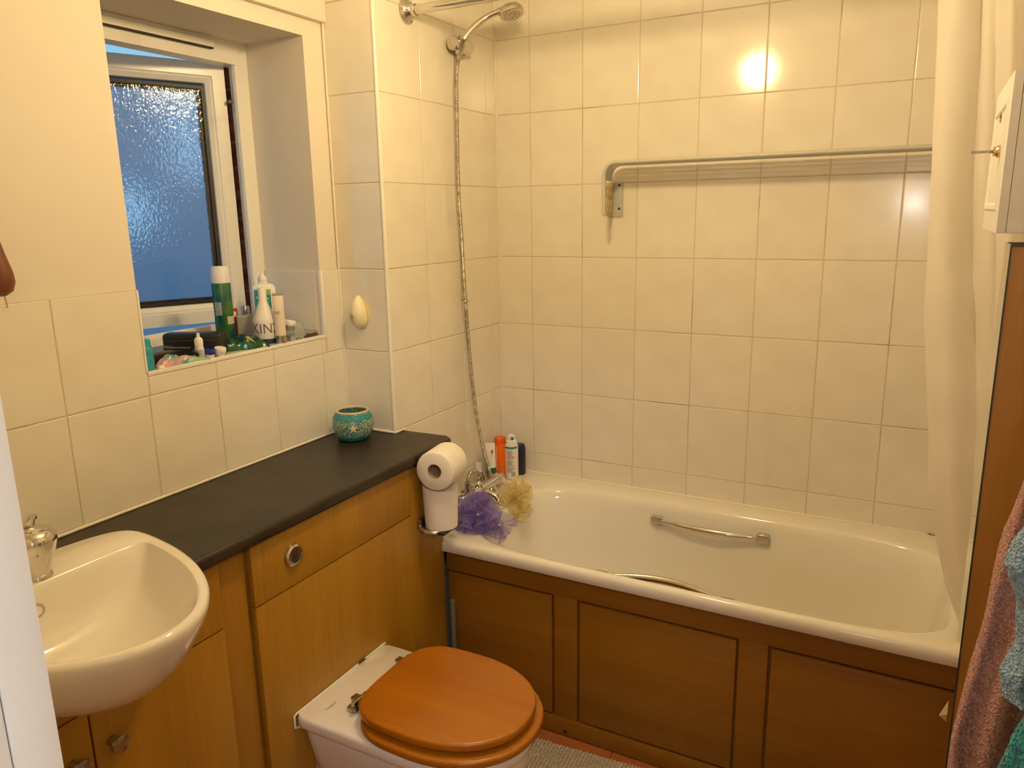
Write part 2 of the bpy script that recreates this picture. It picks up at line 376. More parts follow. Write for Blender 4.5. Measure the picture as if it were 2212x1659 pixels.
# ------------------------------------------------------------------ window
win = MB().frame(YL, YRt, ZS, ZH, [(0, -.048), (0, 0), (.034, 0), (.045, -.004), (.047, -.014), (.026, -.018), (.026, -.048)], lambda u, h, z: (XF+h, u, z))
win.box(XF-.055, XF-.0005, YL+.02, YRt-.02, 1.998, 2.035)
W1 = struct(obj('window_1', win, M_upvc, smooth=20))
obj('trickle_vent', MB().box(XF-.001, XF+.012, YL+.05, -.895, 2.030, 2.049, .004), M_upvc, W1)
obj('vent_slot', MB().box(XF+.0005, XF+.0125, YL+.06, -.90, 2.0265, 2.0295), M_dark, W1)
TH_S = R(23.5); O = Vector((-.465, -.811, 0)); U = Vector((-math.sin(TH_S), -math.cos(TH_S), 0)); Nn = Vector((math.cos(TH_S), -math.sin(TH_S), 0))
sf = lambda u, h, z: O + U*u + Nn*h + Vector((0, 0, z))
sash = obj('window_sash', MB().frame(0, .545, 1.253, 2.007, [(0, -.055), (0, 0), (.036, 0), (.040, -.004), (.044, -.003), (.056, -.010), (.058, -.016), (.058, -.055)], sf), M_upvc, W1, 20)
obj('gasket', MB().frame(.0575, .4875, 1.3105, 1.9435, [(0, -.050), (0, -.016), (.003, -.0155), (.010, -.017), (.010, -.050)], sf), M_black, sash)
gl = MB(); gl.add([sf(u, h, z) for h in (-.026, -.022) for (u, z) in ((.062, 1.315), (.483, 1.315), (.483, 1.939), (.062, 1.939))],
                  [(0, 1, 2, 3), (7, 6, 5, 4), (0, 4, 5, 1), (1, 5, 6, 2), (2, 6, 7, 3), (3, 7, 4, 0)])
obj('obscure_pane', gl, M_obscure, sash)
obj('spacer_bar', MB().frame(.062, .483, 1.315, 1.939, [(0, -.046), (0, -.0275), (.013, -.0275), (.013, -.046)], sf), mat('spacer_metal', (.05, .045, .035), .5), sash)
gl = MB(); gl.add([sf(u, h, z) for h in (-.050, -.046) for (u, z) in ((.062, 1.315), (.483, 1.315), (.483, 1.939), (.062, 1.939))],
                  [(0, 1, 2, 3), (7, 6, 5, 4), (0, 4, 5, 1), (1, 5, 6, 2), (2, 6, 7, 3), (3, 7, 4, 0)])
obj('outer_pane', gl, glassmat('clear_glass', (.95, .97, .96), 0), sash)
hg = MB().box(-.440, -.420, -.806, -.799, 1.86, 1.955, .001).tube([(-.436, -.812, 1.90), (-.449, -.818, 1.90)], .006, 8).tube([(-.436, -.808, 1.87), (-.436, -.808, 1.94)], .004, 8)
obj('hinge', hg, M_steel, W1)
obj('hinge', MB().box(-.440, -.420, -.806, -.799, 1.30, 1.395, .001).tube([(-.436, -.808, 1.31), (-.436, -.808, 1.38)], .004, 8), M_steel, W1)
obj('weather_seal', MB().box(-.4295, -.426, -.8015, -.7985, 1.25, 2.02), M_black, W1)
# outside: brick reveal and neighbouring house
ob = struct(obj('wall_outside', MB().box(-.60, -.4585, -.784, -.45, .9, 2.35).box(-.60, -.4585, -2.2, -.784, .9, 1.20).box(-.60, -.4585, -2.2, -.784, 2.08, 2.35), M_mortar))
for k in range(16):
    z = 1.19 + .075*k
    if z > 2.3: break
    xs = [(-.597, -.461)] if k % 2 else [(-.597, -.543), (-.533, -.461)]
    for a, b_ in xs: obj('brick', MB().box(a, b_, -.791, -.70, z+.005, z+.070, .002), M_brick, ob)
nh = thing('neighbour_house', 'pale house with added glowing patches beyond the frosted window pane', 'house', (-6, 2, 0))
obj('house_wall', MB().box(-7.5, -6, -3, 7.5, -.5, 3.02), M_render, nh)
obj('roof', MB().prism([(-5.9, 3.02), (-7.7, 3.02), (-7.7, 3.10), (-6.0, 3.06)], -3.2, 7.7, lambda a, b_, c: (a, c, b_)), M_roof, nh)
for (y, z, hw, hh) in ((3.62, 2.42, .15, .40), (2.72, 1.66, .20, .24)):  # glowing patches added for the bright spots behind the obscure glass
    wd = obj('window', MB().box(-6.02, -5.96, y-hw-.06, y+hw+.06, z-hh-.06, z+hh+.06, .01), M_upvc, nh)
    obj('pane', MB().box(-5.97, -5.955, y-hw, y+hw, z-hh, z+hh), M_glowpatch, wd)
yd = obj('ground_outside', MB().box(-9, -.62, -6, 9, -.6, -.5), mat('paving', (.16, .17, .18), .9)); struct(yd)

# ------------------------------------------------------------------ lamps
pl = thing('ceiling_light', 'opal globe pendant lamp hanging from the bathroom ceiling', 'lamp', (.705, -1.09, CEIL))
obj('ceiling_rose', MB().lathe([(0, 0), (.05, 0), (.048, -.018), (.012, -.028), (0, -.028)], 24, Matrix.Translation((.705, -1.09, CEIL))), M_white, pl)
obj('flex', MB().tube([(.705, -1.09, CEIL-.02), (.705, -1.09, 2.215)], .003, 8), M_white, pl)
obj('globe', MB().lathe([(.0005, 2.205), (.02, 2.200), (.038, 2.187), (.050, 2.167), (.053, 2.148), (.048, 2.124), (.034, 2.106), (.016, 2.098), (.0005, 2.096)], 24, Matrix.Translation((.705, -1.09, 0))), M_globe, pl)
hc = thing('ceiling_light', 'added unseen hall lamp that brightens the door jamb and cabinet', 'lamp', (1.95, -3.3, CEIL))  # unseen fill lamp, added to brighten the jamb and cabinet side
obj('fill_dome', MB().lathe([(.0005, -.06), (.08, -.05), (.12, -.02), (.13, -.001)], 20, Matrix.Translation((1.95, -3.3, CEIL))), M_hallfill, hc)
hl = thing('unseen_hall_lamp', 'invented unseen wall lamp in the hall behind the doorway', 'lamp', (1.30, -4.6, 1.60))  # unseen, invented to give the cool hall light and tile highlight
obj('wall_plate', MB().box(1.26, 1.34, -5.2, -5.17, 1.54, 1.66, .004), M_white, hl)
obj('lamp_globe', MB().lathe([(.0005, -.07), (.035, -.061), (.061, -.035), (.07, 0), (.061, .035), (.035, .061), (.0005, .07)], 24, Matrix.Translation((1.30, -5.10, 1.60))), M_hall, hl)

# ------------------------------------------------------------------ bath
def ring(F, c, z, n=160, rmax=2.0, angs=None):
    out = []
    for i in range(n):
        a = 2*math.pi*i/n if angs is None else angs[i]
        dx, dy = math.cos(a), math.sin(a); lo, hi = 0, rmax
        for _ in range(30):
            m_ = (lo+hi)/2
            if F(c[0]+dx*m_, c[1]+dy*m_) < 1: lo = m_
            else: hi = m_
        out.append((c[0]+dx*lo, c[1]+dy*lo, z))
    return out
def rect_angs(c, x0, x1, y0, y1, n=200):
    per = 2*(x1-x0)+2*(y1-y0); res = []
    for i in range(n):
        s = per*i/n
        for (ax, ay, bx, by) in ((x0, y0, x1, y0), (x1, y0, x1, y1), (x1, y1, x0, y1), (x0, y1, x0, y0)):
            l = abs(bx-ax)+abs(by-ay)
            if s <= l: res.append(math.atan2(ay+(by-ay)*s/l-c[1], ax+(bx-ax)*s/l-c[0])); break
            s -= l
    return res
def sup(cx, cy, a, b_, n): return lambda x, y: (abs(x-cx)/a)**n + (abs(y-cy)/b_)**n
bc = (.85, -.37); ang = rect_angs(bc, .001, 1.618, -.70, -.001, 220)
rg = []
for ins, z in ((.004, .541), (.0, .545), (0, .566), (.002, .573), (.007, .578), (.014, .580)):
    rg.append(ring(sup(.8095, -.3505, .8085-ins, .3495-ins, 46), bc, z, 220, angs=ang))
for ins, z, n_, sh in ((-.012, .5785, 5.2, 0), (-.004, .575, 5.2, 0), (.003, .566, 5.2, 0), (.010, .545, 5, 0), (.022, .48, 4.6, 0), (.038, .38, 4.2, .005), (.06, .27, 3.8, .01), (.09, .215, 3.4, .015), (.14, .192, 3, .02), (.22, .186, 2.6, .02)):
    rg.append(ring(sup(.882+sh, -.382, .663-ins*(1.0 if z > .4 else 1.2), .285-ins, n_), bc, z, 220, angs=ang))
BT = thing('bathtub', 'long white bathtub along the tiled wall with chrome grips', 'bathtub', (.81, -.35, 0))
obj('tub', MB().loft(rg, True, False), M_acrylic, BT, 50)
def grip(y, sgn, bow=.022, zz=.520):
    n = 20; ps = []
    for i in range(n+1):
        t = i/n; x = .668+t*.36; b_ = math.sin(math.pi*t); ps.append((x, y + sgn*(.012+bow*b_), zz))
    m = MB().tube(ps, [.0065+.0055*math.sin(math.pi*i/n) for i in range(n+1)], 14, flat=.75)
    for x in (.668, 1.028): m.box(x-.016 if x < .8 else x-.022, x+.022 if x < .8 else x+.016, min(y-sgn*.006, y+sgn*.022), max(y-sgn*.006, y+sgn*.022), zz-.012, zz+.013, .003)
    return m
obj('grip_handle', grip(-.114, -1), M_chrome, BT); obj('grip_handle', grip(-.654, 1, .048, .546), M_chrome, BT)
obj('overflow_button', MB().lathe([(0, 0), (.014, 0), (.014, .006), (.008, .009), (0, .009)], 20, Matrix.Translation((.128, -.655, .580))), M_chrome, BT)
# bath panel
BP = thing('bath_surround', 'orange-brown wood laminate panel fronting the bath with three framed fields', 'bath panel', (.9, -.66, 0))
yb = -.668
pb = MB().box(.158, X_R, -.655, -.640, .004, .541)
GR = [(-.06, .528, .066, .463), (.610, 1.063, .066, .463), (1.144, 1.60, .066, .463)]
def bar(x0, x1, z0, z1): pb.box(max(x0, .158), min(x1, X_R), yb, -.6545, z0, z1, .0014)
bar(.158, X_R, .467, .541); bar(.158, X_R, .004, .062)
for a, b_ in ((.532, .606), (1.067, 1.140), (1.604, 1.7)): bar(a, b_, .0625, .4665)
obj('panel_board', pb, M_bathwood, BP, 30)
for a, b_, c, d in GR:
    obj('raised_field', MB().box(max(a, .158)+.004, b_-.003, yb-.0008, -.6545, c+.003, d-.003, .0035), M_bathwood, BP, 30)
obj('screw_hole', MB().lathe([(0, 0), (.006, 0), (.006, .0012), (0, .0012)], 14, Matrix.Translation((.567, yb-.0012, .018)) @ Matrix.Rotation(R(-90), 4, 'X')), M_dark, BP)
obj('plinth_shadow_gap', MB().box(.158, X_R, -.652, -.645, 0, .004), M_dark, BP)
tag(obj('grey_pipe', MB().tube([(.185, -.6835, .0), (.185, -.6835, .372)], .0085, 14), M_pipe), 'short grey-green upright pipe in the corner between bath panel and unit', 'pipe')
tag(obj('paper_scrap', MB().add([(1.5500, -.6700, .452), (1.5290, -.682, .404), (1.5510, -.678, .386), (1.5460, -.690, .415), (1.5500, -.6720, .451), (1.5295, -.685, .403), (1.5510, -.681, .385)], [(0, 1, 3), (1, 2, 3), (4, 3, 5), (5, 3, 6), (0, 4, 5, 1), (1, 5, 6, 2)]), mat('cream_tape', (.75, .62, .40), .6)), 'small cream triangular scrap stuck on the bath front by the tall wood panel', 'paper scrap')

# ------------------------------------------------------------------ worktop and fitted units
wt = []
def arc(cx, cy, r, a0, a1, n=6): return [(cx+r*math.cos(R(a0+(a1-a0)*i/n)), cy+r*math.sin(R(a0+(a1-a0)*i/n))) for i in range(n+1)]
bcut = [(-.06+.462*math.cos(R(a)), -1.83+.236*math.sin(R(a))) for a in (-90, -85, -80, -75, -70, -65, -60.5)]
poly = [(XW+.001, -2.29), (.186, -2.29), (.186, -1.83-.2005)] + [(x_, y_) for x_, y_ in bcut[::-1] if x_ < .18] + [(x_, -3.66-y_) for x_, y_ in bcut if x_ < .18] + [(.186, -1.83+.2005)] + arc(.160, -.668, .026, 0, 90) + [(.0015, -.642), (.0015, YP-.0015), (XW+.001, YP-.0015)]
bm = bmesh.new(); m0 = MB().prism(poly, .871, .900)
vs = [bm.verts.new(p) for p in m0.v]; [bm.faces.new([vs[i] for i in f]) for f in m0.f]
bmesh.ops.bevel(bm, geom=[e for e in bm.edges if abs(e.verts[0].co.z-e.verts[1].co.z) < 1e-6 and min(e.verts[0].co.x, e.verts[1].co.x) > .12 and not (-2.1 < (e.verts[0].co.y+e.verts[1].co.y)/2 < -1.60 and abs(e.verts[0].co.x-e.verts[1].co.x) > 1e-4) or (abs(e.verts[0].co.z-e.verts[1].co.z) < 1e-6 and min(e.verts[0].co.y, e.verts[1].co.y) > -.66)], offset=.008, segments=4, profile=.5, affect='EDGES')
tag(obj('worktop', MB().bm(bm), M_counter, smooth=50), 'long charcoal laminate worktop with rounded edge under the window', 'worktop')
XU = .170
def front(par, y0, y1, z0, z1, name='door', m=None): return obj(name, MB().box(XU-.018, XU, y0, y1, z0, z1, .0012), m or M_wood, par)
WU = thing('toilet_unit', 'beech laminate boxed unit behind the toilet with chrome flush button', 'bathroom unit', (0, -1.15, 0))
obj('carcass', MB().box(-.17, .150, -1.449, -.692, 0, .871), M_woodside, WU)
obj('filler_strip', MB().box(.140, .1655, -.8545, -.692, 0, .871, .001), M_woodside, WU)
obj('screw_hole', MB().lathe([(0, 0), (.003, 0), (.003, .001), (0, .001)], 12, Matrix.Translation((.1655, -.712, .375)) @ Matrix.Rotation(R(90), 4, 'Y')), M_dark, WU)
dp = front(WU, -1.444, -.857, .7225, .868, 'cistern_panel'); front(WU, -1.444, -.857, .004, .7190, 'lower_panel')
fb = Matrix.Translation((XU, -1.322, .797)) @ Matrix.Rotation(R(90), 4, 'Y')
obj('flush_button', MB().lathe([(0, .006), (.0165, .006), (.0175, .009), (.022, .010), (.0265, .006), (.0275, 0), (0, 0)], 36, fb), M_chrome_old, dp)
obj('finger_recess', MB().lathe([(0, .0065), (.009, .0065), (.009, .0072), (0, .0072)], 20, fb @ Matrix.Translation((.007, .002, 0))), M_dark, dp)
BU = thing('basin_unit', 'beech laminate cupboard under the washbasin with two doors and round knobs', 'bathroom unit', (0, -1.85, 0))
obj('carcass', MB().box(-.17, .140, -2.28, -1.452, 0, .764), M_woodside, BU)
obj('filler_strip', MB().box(.138, .155, -1.5275, -1.452, 0, .871, .001), M_woodside, BU)
fp = [(-1.531, .7215), (-1.531, .868), (-1.615, .868), (-1.65, .832), (-1.70, .792), (-1.76, .768), (-1.90, .768), (-1.96, .792), (-2.01, .832), (-2.045, .868), (-2.16, .868), (-2.16, .7215)]
obj('fascia_panel', MB().prism(fp, XU-.018, XU, lambda a, b_, c: (c, a, b_)), M_wood, BU)
for a, b_, ky in ((-1.8325, -1.531, -1.800), (-2.16, -1.8365, -1.872)):
    d = front(BU, a, b_, .004, .7175)
    kn = Matrix.Translation((XU, ky, .636)) @ Matrix.Rotation(R(90), 4, 'Y')
    obj('knob', MB().lathe([(.010, 0), (.0085, .006), (.0065, .012), (.010, .018), (.0165, .021), (.0180, .0245), (.0165, .028), (.010, .0305), (0, .0315)], 28, kn), M_bronze, d)
tag(obj('side_upstand', MB().box(-.17, .150, -2.298, -2.281, 0, .86), M_woodside), 'beech end panel closing the basin unit by the doorway', 'panel')

# ------------------------------------------------------------------ washbasin
bcx, bcy = .17, -1.83
def Fb(a, b_, xb, nb=9, bx=.13, cx=-.06):
    def f(x, y):
        v = (abs(y-bcy)/b_)**2.05 + ((x-cx)/a if x > cx else 0)**2.05
        if x < bx: v += ((bx-x)/(bx-xb))**nb
        return v
    return f
rb = []
for ins, z in ((.165, .775), (.140, .778), (.105, .790), (.072, .812), (.042, .845), (.024, .875), (.012, .900), (.007, .915), (.0075, .924), (.011, .9295), (.018, .9315)):
    rb.append(ring(Fb(.485-ins, .258-ins*.95, -.070+ins*.35), (bcx, bcy), z, 140, .7))
for ins, z, xb, nb in ((.002, .9312, .053, 40), (.004, .929, .0555, 40), (.009, .918, .0585, 30), (.020, .90, .063, 22), (.035, .875, .066, 16), (.060, .848, .071, 10), (.10, .822, .082, 6), (.16, .806, .10, 4), (.21, .802, .115, 3)):
    rb.append(ring(Fb(.447-ins, .223-ins*.8, xb, nb, .20, -.04-.0*ins), (bcx, bcy), z, 140, .7))
WB = thing('washbasin', 'white ceramic semi-recessed washbasin bulging out of the worktop', 'washbasin', (bcx, bcy, .77))
obj('bowl', MB().loft(rb, True, True), M_ceramic, WB, 50)
obj('overflow_ring', MB().lathe([(0, .001), (.007, .001), (.009, .004), (.0135, .004), (.0145, 0)], 24, Matrix.Translation((.0615, -1.835, .886)) @ Matrix.Rotation(R(84), 4, 'Y')), M_chrome, WB)
obj('overflow_hole', MB().lathe([(0, .0015), (.0075, .0015), (.0075, .0005)], 20, Matrix.Translation((.0615, -1.835, .886)) @ Matrix.Rotation(R(84), 4, 'Y')), M_dark, WB)
obj('waste_plug', MB().lathe([(0, .006), (.018, .005), (.022, 0)], 24, Matrix.Translation((.20, -1.83, .802))), M_chrome, WB)
TP = thing('basin_tap', 'chrome lever mixer tap at the back of the washbasin', 'tap', (.0, -1.84, .93))
Tt = Matrix.Translation((.026, -1.806, 0))
obj('body', MB().lathe([(.027, .930), (.026, .936), (.0235, .94), (.027, .955), (.036, .98), (.0415, .998), (.041, 1.009), (.034, 1.019), (.020, 1.026), (0, 1.028)], 32, Tt), M_chrome, TP)
obj('spout', MB().tube([(.02, -1.82, .958), (.04, -1.85, .966), (.058, -1.875, .958), (.066, -1.885, .944)], [.017, .015, .0135, .0125], 16), M_chrome, TP)
obj('lever', MB().tube([(.022, -1.806, 1.022), (.006, -1.79, 1.034), (0, -1.78, 1.034)], [.012, .010, .007], 12, flat=.7), M_chrome, TP)

# ------------------------------------------------------------------ toilet
ty = -1.187
def Ft(W, xf, xc, xb, nr=14):
    def f(x, y):
        if x >= xc: return ((x-xc)/(xf-xc))**2.15 + (abs(y-ty)/W)**2.15
        return (abs(y-ty)/W)**nr + ((xc-x)/(xc-xb))**nr
    return f
TO = thing('toilet', 'white ceramic back-to-wall toilet with orange varnished wooden seat', 'toilet', (.40, ty, 0))
tr = [ring(Ft(W, xf, xc, .1712, 30), (.42, ty), z, 160, .8) for z, W, xf, xc in (
    (0, .105, .56, .44), (.05, .098, .54, .43), (.12, .098, .535, .42), (.19, .116, .60, .43), (.25, .132, .655, .44), (.30, .144, .692, .45), (.335, .150, .702, .45), (.352, .150, .702, .44), (.362, .165, .706, .44), (.368, .1735, .708, .44), (.374, .176, .710, .44), (.390, .177, .711, .44), (.397, .1755, .709, .44), (.400, .171, .704, .44))]
obj('pan', MB().loft(tr), M_ceramic, TO, 48)
def slab(W, xf, xc, xb, z0, z1, nr, e=.007):
    rs = []
    for k, z in ((1, z0), (.35, z0+.0022), (0, z0+e), (0, z1-e), (.12, z1-e*.55), (.4, z1-e*.2), (1, z1)):
        i = k*e; rs.append(ring(Ft(W-i, xf-i, xc, xb+i, nr), (.5, ty), z, 140, .5))
    return MB().loft(rs)
st = obj('seat', slab(.186, .728, .50, .318, .4035, .4245, 3.3), M_seat, TO, 50)
ld = obj('lid', slab(.172, .712, .49, .312, .4335, .456, 3.6), M_seat, TO, 50)
for s in (-1, 1):
    y = ty + s*.088
    h = MB().lathe([(.017, .400), (.017, .404), (.012, .409), (.008, .412), (.008, .430), (0, .430)], 18, Matrix.Translation((.284, y, 0)))
    h.box(.280, .345, y-.011, y+.011, .4275, .4335, .002).tube([(.300, y-.026, .430), (.300, y+.026, .430)], .0055, 12)
    h.box(.274, .304, y-.020, y+.020, .400, .4135, .004)
    obj('hinge', h, M_chrome_old, TO)
for k in range(4):
    x = .36 if k < 2 else .62; y = ty + (.11 if k % 2 else -.11)
    obj('buffer', MB().lathe([(.008, .425), (.008, .4365)], 10, Matrix.Translation((x, y, 0))), M_white, TO)
obj('maker_mark', text_mb('Twyford', .0105, lambda u, v: (.226-v, -1.296+u, .4004)), M_grtext, TO)
sb = [(.172, ty-.177, .366), (.172, ty-.177, .397), (.1735, ty-.172, .4015), (.1735, ty+.172, .4015), (.172, ty+.177, .397)]
obj('sealant', MB().tube(sb, .0028, 8).tube([(.172, ty-.105, .0), (.172, ty-.112, .20), (.172, ty-.128, .30), (.172, ty-.140, .34), (.172, ty-.165, .362), (.172, ty-.177, .366)], .0028, 8), M_seal, TO)

# ------------------------------------------------------------------ toilet rolls and holder
TH_ = thing('toilet_roll_holder', 'chrome toilet roll holder arm under the stacked rolls', 'toilet roll holder', (.17, -.80, .67))
obj('wall_mount', MB().box(.1655, .176, -.828, -.772, .664, .698, .004), M_chrome_old, TH_)
obj('arm', MB().tube([(.172, -.815, .672), (.19, -.832, .668), (.215, -.836, .666), (.235, -.826, .666), (.24, -.81, .666)], .0085, 12), M_chrome_old, TH_)
obj('roll_plate', MB().box(.178, .262, -.832, -.728, .664, .671, .002), M_black, TH_)
def roll_parts(T, name_l):
    n = 48; prof = [(.0215, -.052), (.054, -.052), (.0565, -.050), (.0575, -.045), (.0575, .045), (.0565, .050), (.054, .052), (.0215, .052)]
    Tm = T
    m = MB().lathe([(r, z) for r, z in prof] , n, Tm)
    return m, MB().lathe([(.0217, -.0515), (.0217, .0515), (.0205, .0515), (.0205, -.0515), (.0217, -.0515)], 28, Tm)
A = thing('toilet_roll', 'upper toilet roll lying on its side with its dark hole showing', 'toilet roll', (.237, -.788, .858), 'toilet rolls')
m, c = roll_parts(Matrix.Translation((.237, -.788, .859)) @ Matrix.Rotation(R(8), 4, 'Z') @ Matrix.Rotation(R(90), 4, 'X') , 0)
obj('paper', m, M_paper, A, 40); obj('cardboard_tube', c, M_card, A)
B = thing('toilet_roll', 'lower toilet roll standing upright on the chrome holder', 'toilet roll', (.226, -.782, .672), 'toilet rolls')
Tm = Matrix.Translation((.222, -.782, 0))
m = MB().grid(40, 14, lambda u, v: (.222 + (.0475+.004*v)*math.cos(2*math.pi*u)*(1+.02*math.sin(6*u)), -.782 + (.0475+.005*v)*math.sin(2*math.pi*u), .6725 + .1285*v - (.012*(1-abs(math.sin(math.pi*u)))*v)), True)
m.grid(40, 2, lambda u, v: (.222 + (.0475 if v > .5 else .02)*math.cos(2*math.pi*u), -.782+(.0475 if v > .5 else .02)*math.sin(2*math.pi*u), .6725), True)
m.grid(40, 2, lambda u, v: (.222 + (.0515 if v < .5 else .02)*math.cos(2*math.pi*u)*(1+.02*math.sin(6*u)*(v < .5)), -.782+(.0525 if v < .5 else .02)*math.sin(2*math.pi*u), .6725+.1285-.012*(1-abs(math.sin(math.pi*u)))), True)
obj('paper', m, M_paper, B, 50); obj('cardboard_tube', MB().lathe([(.02, .674), (.02, .792), (.0188, .792), (.0188, .674)], 24, Tm), M_card, B)

# ------------------------------------------------------------------ mosaic candle holder
CP = Vector((-.083, -.787, .9005))
M_mosaic = mat('teal_crackle_mosaic', (.02, .22, .24), .12)
N, L, b = nodes(M_mosaic); t = N.new('ShaderNodeTexCoord'); v = N.new('ShaderNodeTexVoronoi'); v.feature = 'DISTANCE_TO_EDGE'; v.inputs['Scale'].default_value = 135
v2 = N.new('ShaderNodeTexVoronoi'); v2.inputs['Scale'].default_value = 135
r = N.new('ShaderNodeValToRGB'); r.color_ramp.elements[0].position = .035; r.color_ramp.elements[1].position = .09; r.color_ramp.elements[0].color = (.55, .45, .24, 1); r.color_ramp.elements[1].color = (0, 0, 0, 1)
rc = N.new('ShaderNodeValToRGB'); rc.color_ramp.elements[0].color = (.005, .12, .14, 1); rc.color_ramp.elements[1].color = (.03, .33, .34, 1)
mx = N.new('ShaderNodeMix'); mx.data_type = 'RGBA'; mk = N.new('ShaderNodeValToRGB'); mk.color_ramp.elements[0].position = .035; mk.color_ramp.elements[1].position = .08
mk.color_ramp.elements[0].color = (1, 1, 1, 1); mk.color_ramp.elements[1].color = (0, 0, 0, 1)
for n_ in (v, v2): L.new(t.outputs['Object'], n_.inputs['Vector'])
L.new(v.outputs['Distance'], mk.inputs[0]); L.new(v2.outputs['Color'], rc.inputs[0]); L.new(mk.outputs[0], mx.inputs[0]); L.new(rc.outputs[0], mx.inputs[6]); mx.inputs[7].default_value = (.62, .50, .27, 1); L.new(mx.outputs[2], b.inputs['Base Color'])
bp = N.new('ShaderNodeBump'); bp.inputs['Strength'].default_value = .5; bp.inputs['Distance'].default_value = .0008; L.new(v.outputs['Distance'], bp.inputs['Height']); L.new(bp.outputs[0], b.inputs['Normal'])
CH = thing('candle_holder', 'round teal mosaic glass candle holder on the dark worktop', 'candle holder', CP)
T = Matrix.Translation(CP) @ Matrix.Scale(1.10, 4)
obj('bowl', MB().lathe([(0, 0), (.033, 0), (.044, .008), (.0525, .022), (.0562, .040), (.0555, .055), (.051, .068), (.044, .078), (.0425, .080), (.0395, .080), (.041, .074), (.048, .062), (.052, .042), (.046, .018), (.03, .006), (0, .005)], 56, T), M_mosaic, CH, 60)
obj('rim', MB().lathe([(.0435, .0775), (.0450, .0800), (.0440, .0830), (.0415, .0838), (.0390, .082), (.0385, .079)], 48, T), mat('pale_grout_rim', (.62, .52, .33), .3), CH)
M_shard = mat('teal_glass_shard', (.02, .24, .27), .08)
for nm, z0, z1, r0, r1, cnt in (('band_tiles', .0625, .0765, .0537, .0452, 30), ('band_tiles', .003, .0135, .0395, .0483, 22)):
    m = MB()
    for k in range(cnt):
        a0 = 2*math.pi*(k+.07)/cnt; a1 = 2*math.pi*(k+.93)/cnt
        q = [T @ Vector((rr*math.cos(a), rr*math.sin(a), z)) for (a, z, rr) in ((a0, z0, r0+.0012), (a1, z0, r0+.0012), (a1, z1, r1+.0012), (a0, z1, r1+.0012), (a0, z0, r0-.002), (a1, z0, r0-.002), (a1, z1, r1-.002), (a0, z1, r1-.002))]
        m.add(q, [(0, 1, 2, 3), (0, 4, 5, 1), (1, 5, 6, 2), (2, 6, 7, 3), (3, 7, 4, 0)])
    o = obj(nm, m, M_shard, CH); o['kind'] = 'stuff'
def on_bowl(a, z, off=.0008):
    prof = [(.033, 0), (.044, .008), (.0525, .022), (.0562, .040), (.0555, .055), (.051, .068), (.044, .078)]
    for (r0, z0), (r1, z1) in zip(prof, prof[1:]):
        if z0 <= z <= z1: rr = r0+(r1-r0)*(z-z0)/(z1-z0); break
    return T @ Vector(((rr+off)*math.cos(a), (rr+off)*math.sin(a), z))
ca = math.atan2(-1.9, 1.5) + .03; m = MB(); pts = []
for k in range(10):
    rr = .0135 if k % 2 == 0 else .0055; th = 2*math.pi*k/10+.4; pts.append(on_bowl(ca + rr*math.cos(th)/.056, .042+rr*math.sin(th), .0014))
pts.append(on_bowl(ca, .042, .0024)); m.add(pts, [(k, (k+1) % 10, 10) for k in range(10)])
obj('star_motif', m, mat('cream_star', (.70, .58, .32), .25), CH, 60)

# ------------------------------------------------------------------ air freshener on the pier side
AF = thing('air_freshener', 'cream egg-shaped air freshener stuck to the tiled pier side', 'air freshener', (-.106, YP, 1.276))
def egg(u, v):
    a = 2*math.pi*u; t = v; z = 1.2265 + .1015*t
    wv = .0305*math.sin(math.pi*t**.80)**.62*(1-.18*t); d = .030*math.sin(math.pi*t**.85)**.5
    x = -.106 + wv*math.cos(a); y = YP - .009 - max(0, d*math.sin(a)) + (.004 if math.sin(a) < 0 else 0)
    # thumb hollow
    q = math.hypot((x+.1175)/.0115, (z-1.256)/.016)
    if q < 1: y += .020*(1-q**4)
    return (x, y, z)
obj('shell', MB().grid(56, 40, egg, True), M_cream, AF, 70)
obj('back_plate', MB().loft([[( -.104 + .031*math.cos(2*math.pi*k/40)*(1-.3*max(0, math.sin(2*math.pi*k/40))), y_, 1.272+.046*math.sin(2*math.pi*k/40)) for k in range(40)] for y_ in (YP-.0005, YP-.0075)]), mat('yellowed_plastic', (.75, .62, .28), .4), AF)

# ------------------------------------------------------------------ light-pull toggle at the left edge
PT = thing('light_pull', 'brown wooden light pull hanging at the left edge by the tiles', 'light pull', (-.12, -1.712, 1.42))
obj('cord', MB().tube([(-.12, -1.712, CEIL), (-.12, -1.712, 1.59)], .0012, 6), M_white, PT)
obj('toggle', MB().lathe([(0, 1.595), (.006, 1.593), (.008, 1.57), (.011, 1.54), (.018, 1.505), (.0265, 1.470), (.0275, 1.452), (.022, 1.436), (.010, 1.428), (0, 1.427)], 28, Matrix.Translation((-.12, -1.712, 0))), M_toggle, PT)
obj('end_pin', MB().tube([(-.12, -1.705, 1.43), (-.12, -1.703, 1.405)], .0018, 8), M_steel, PT)
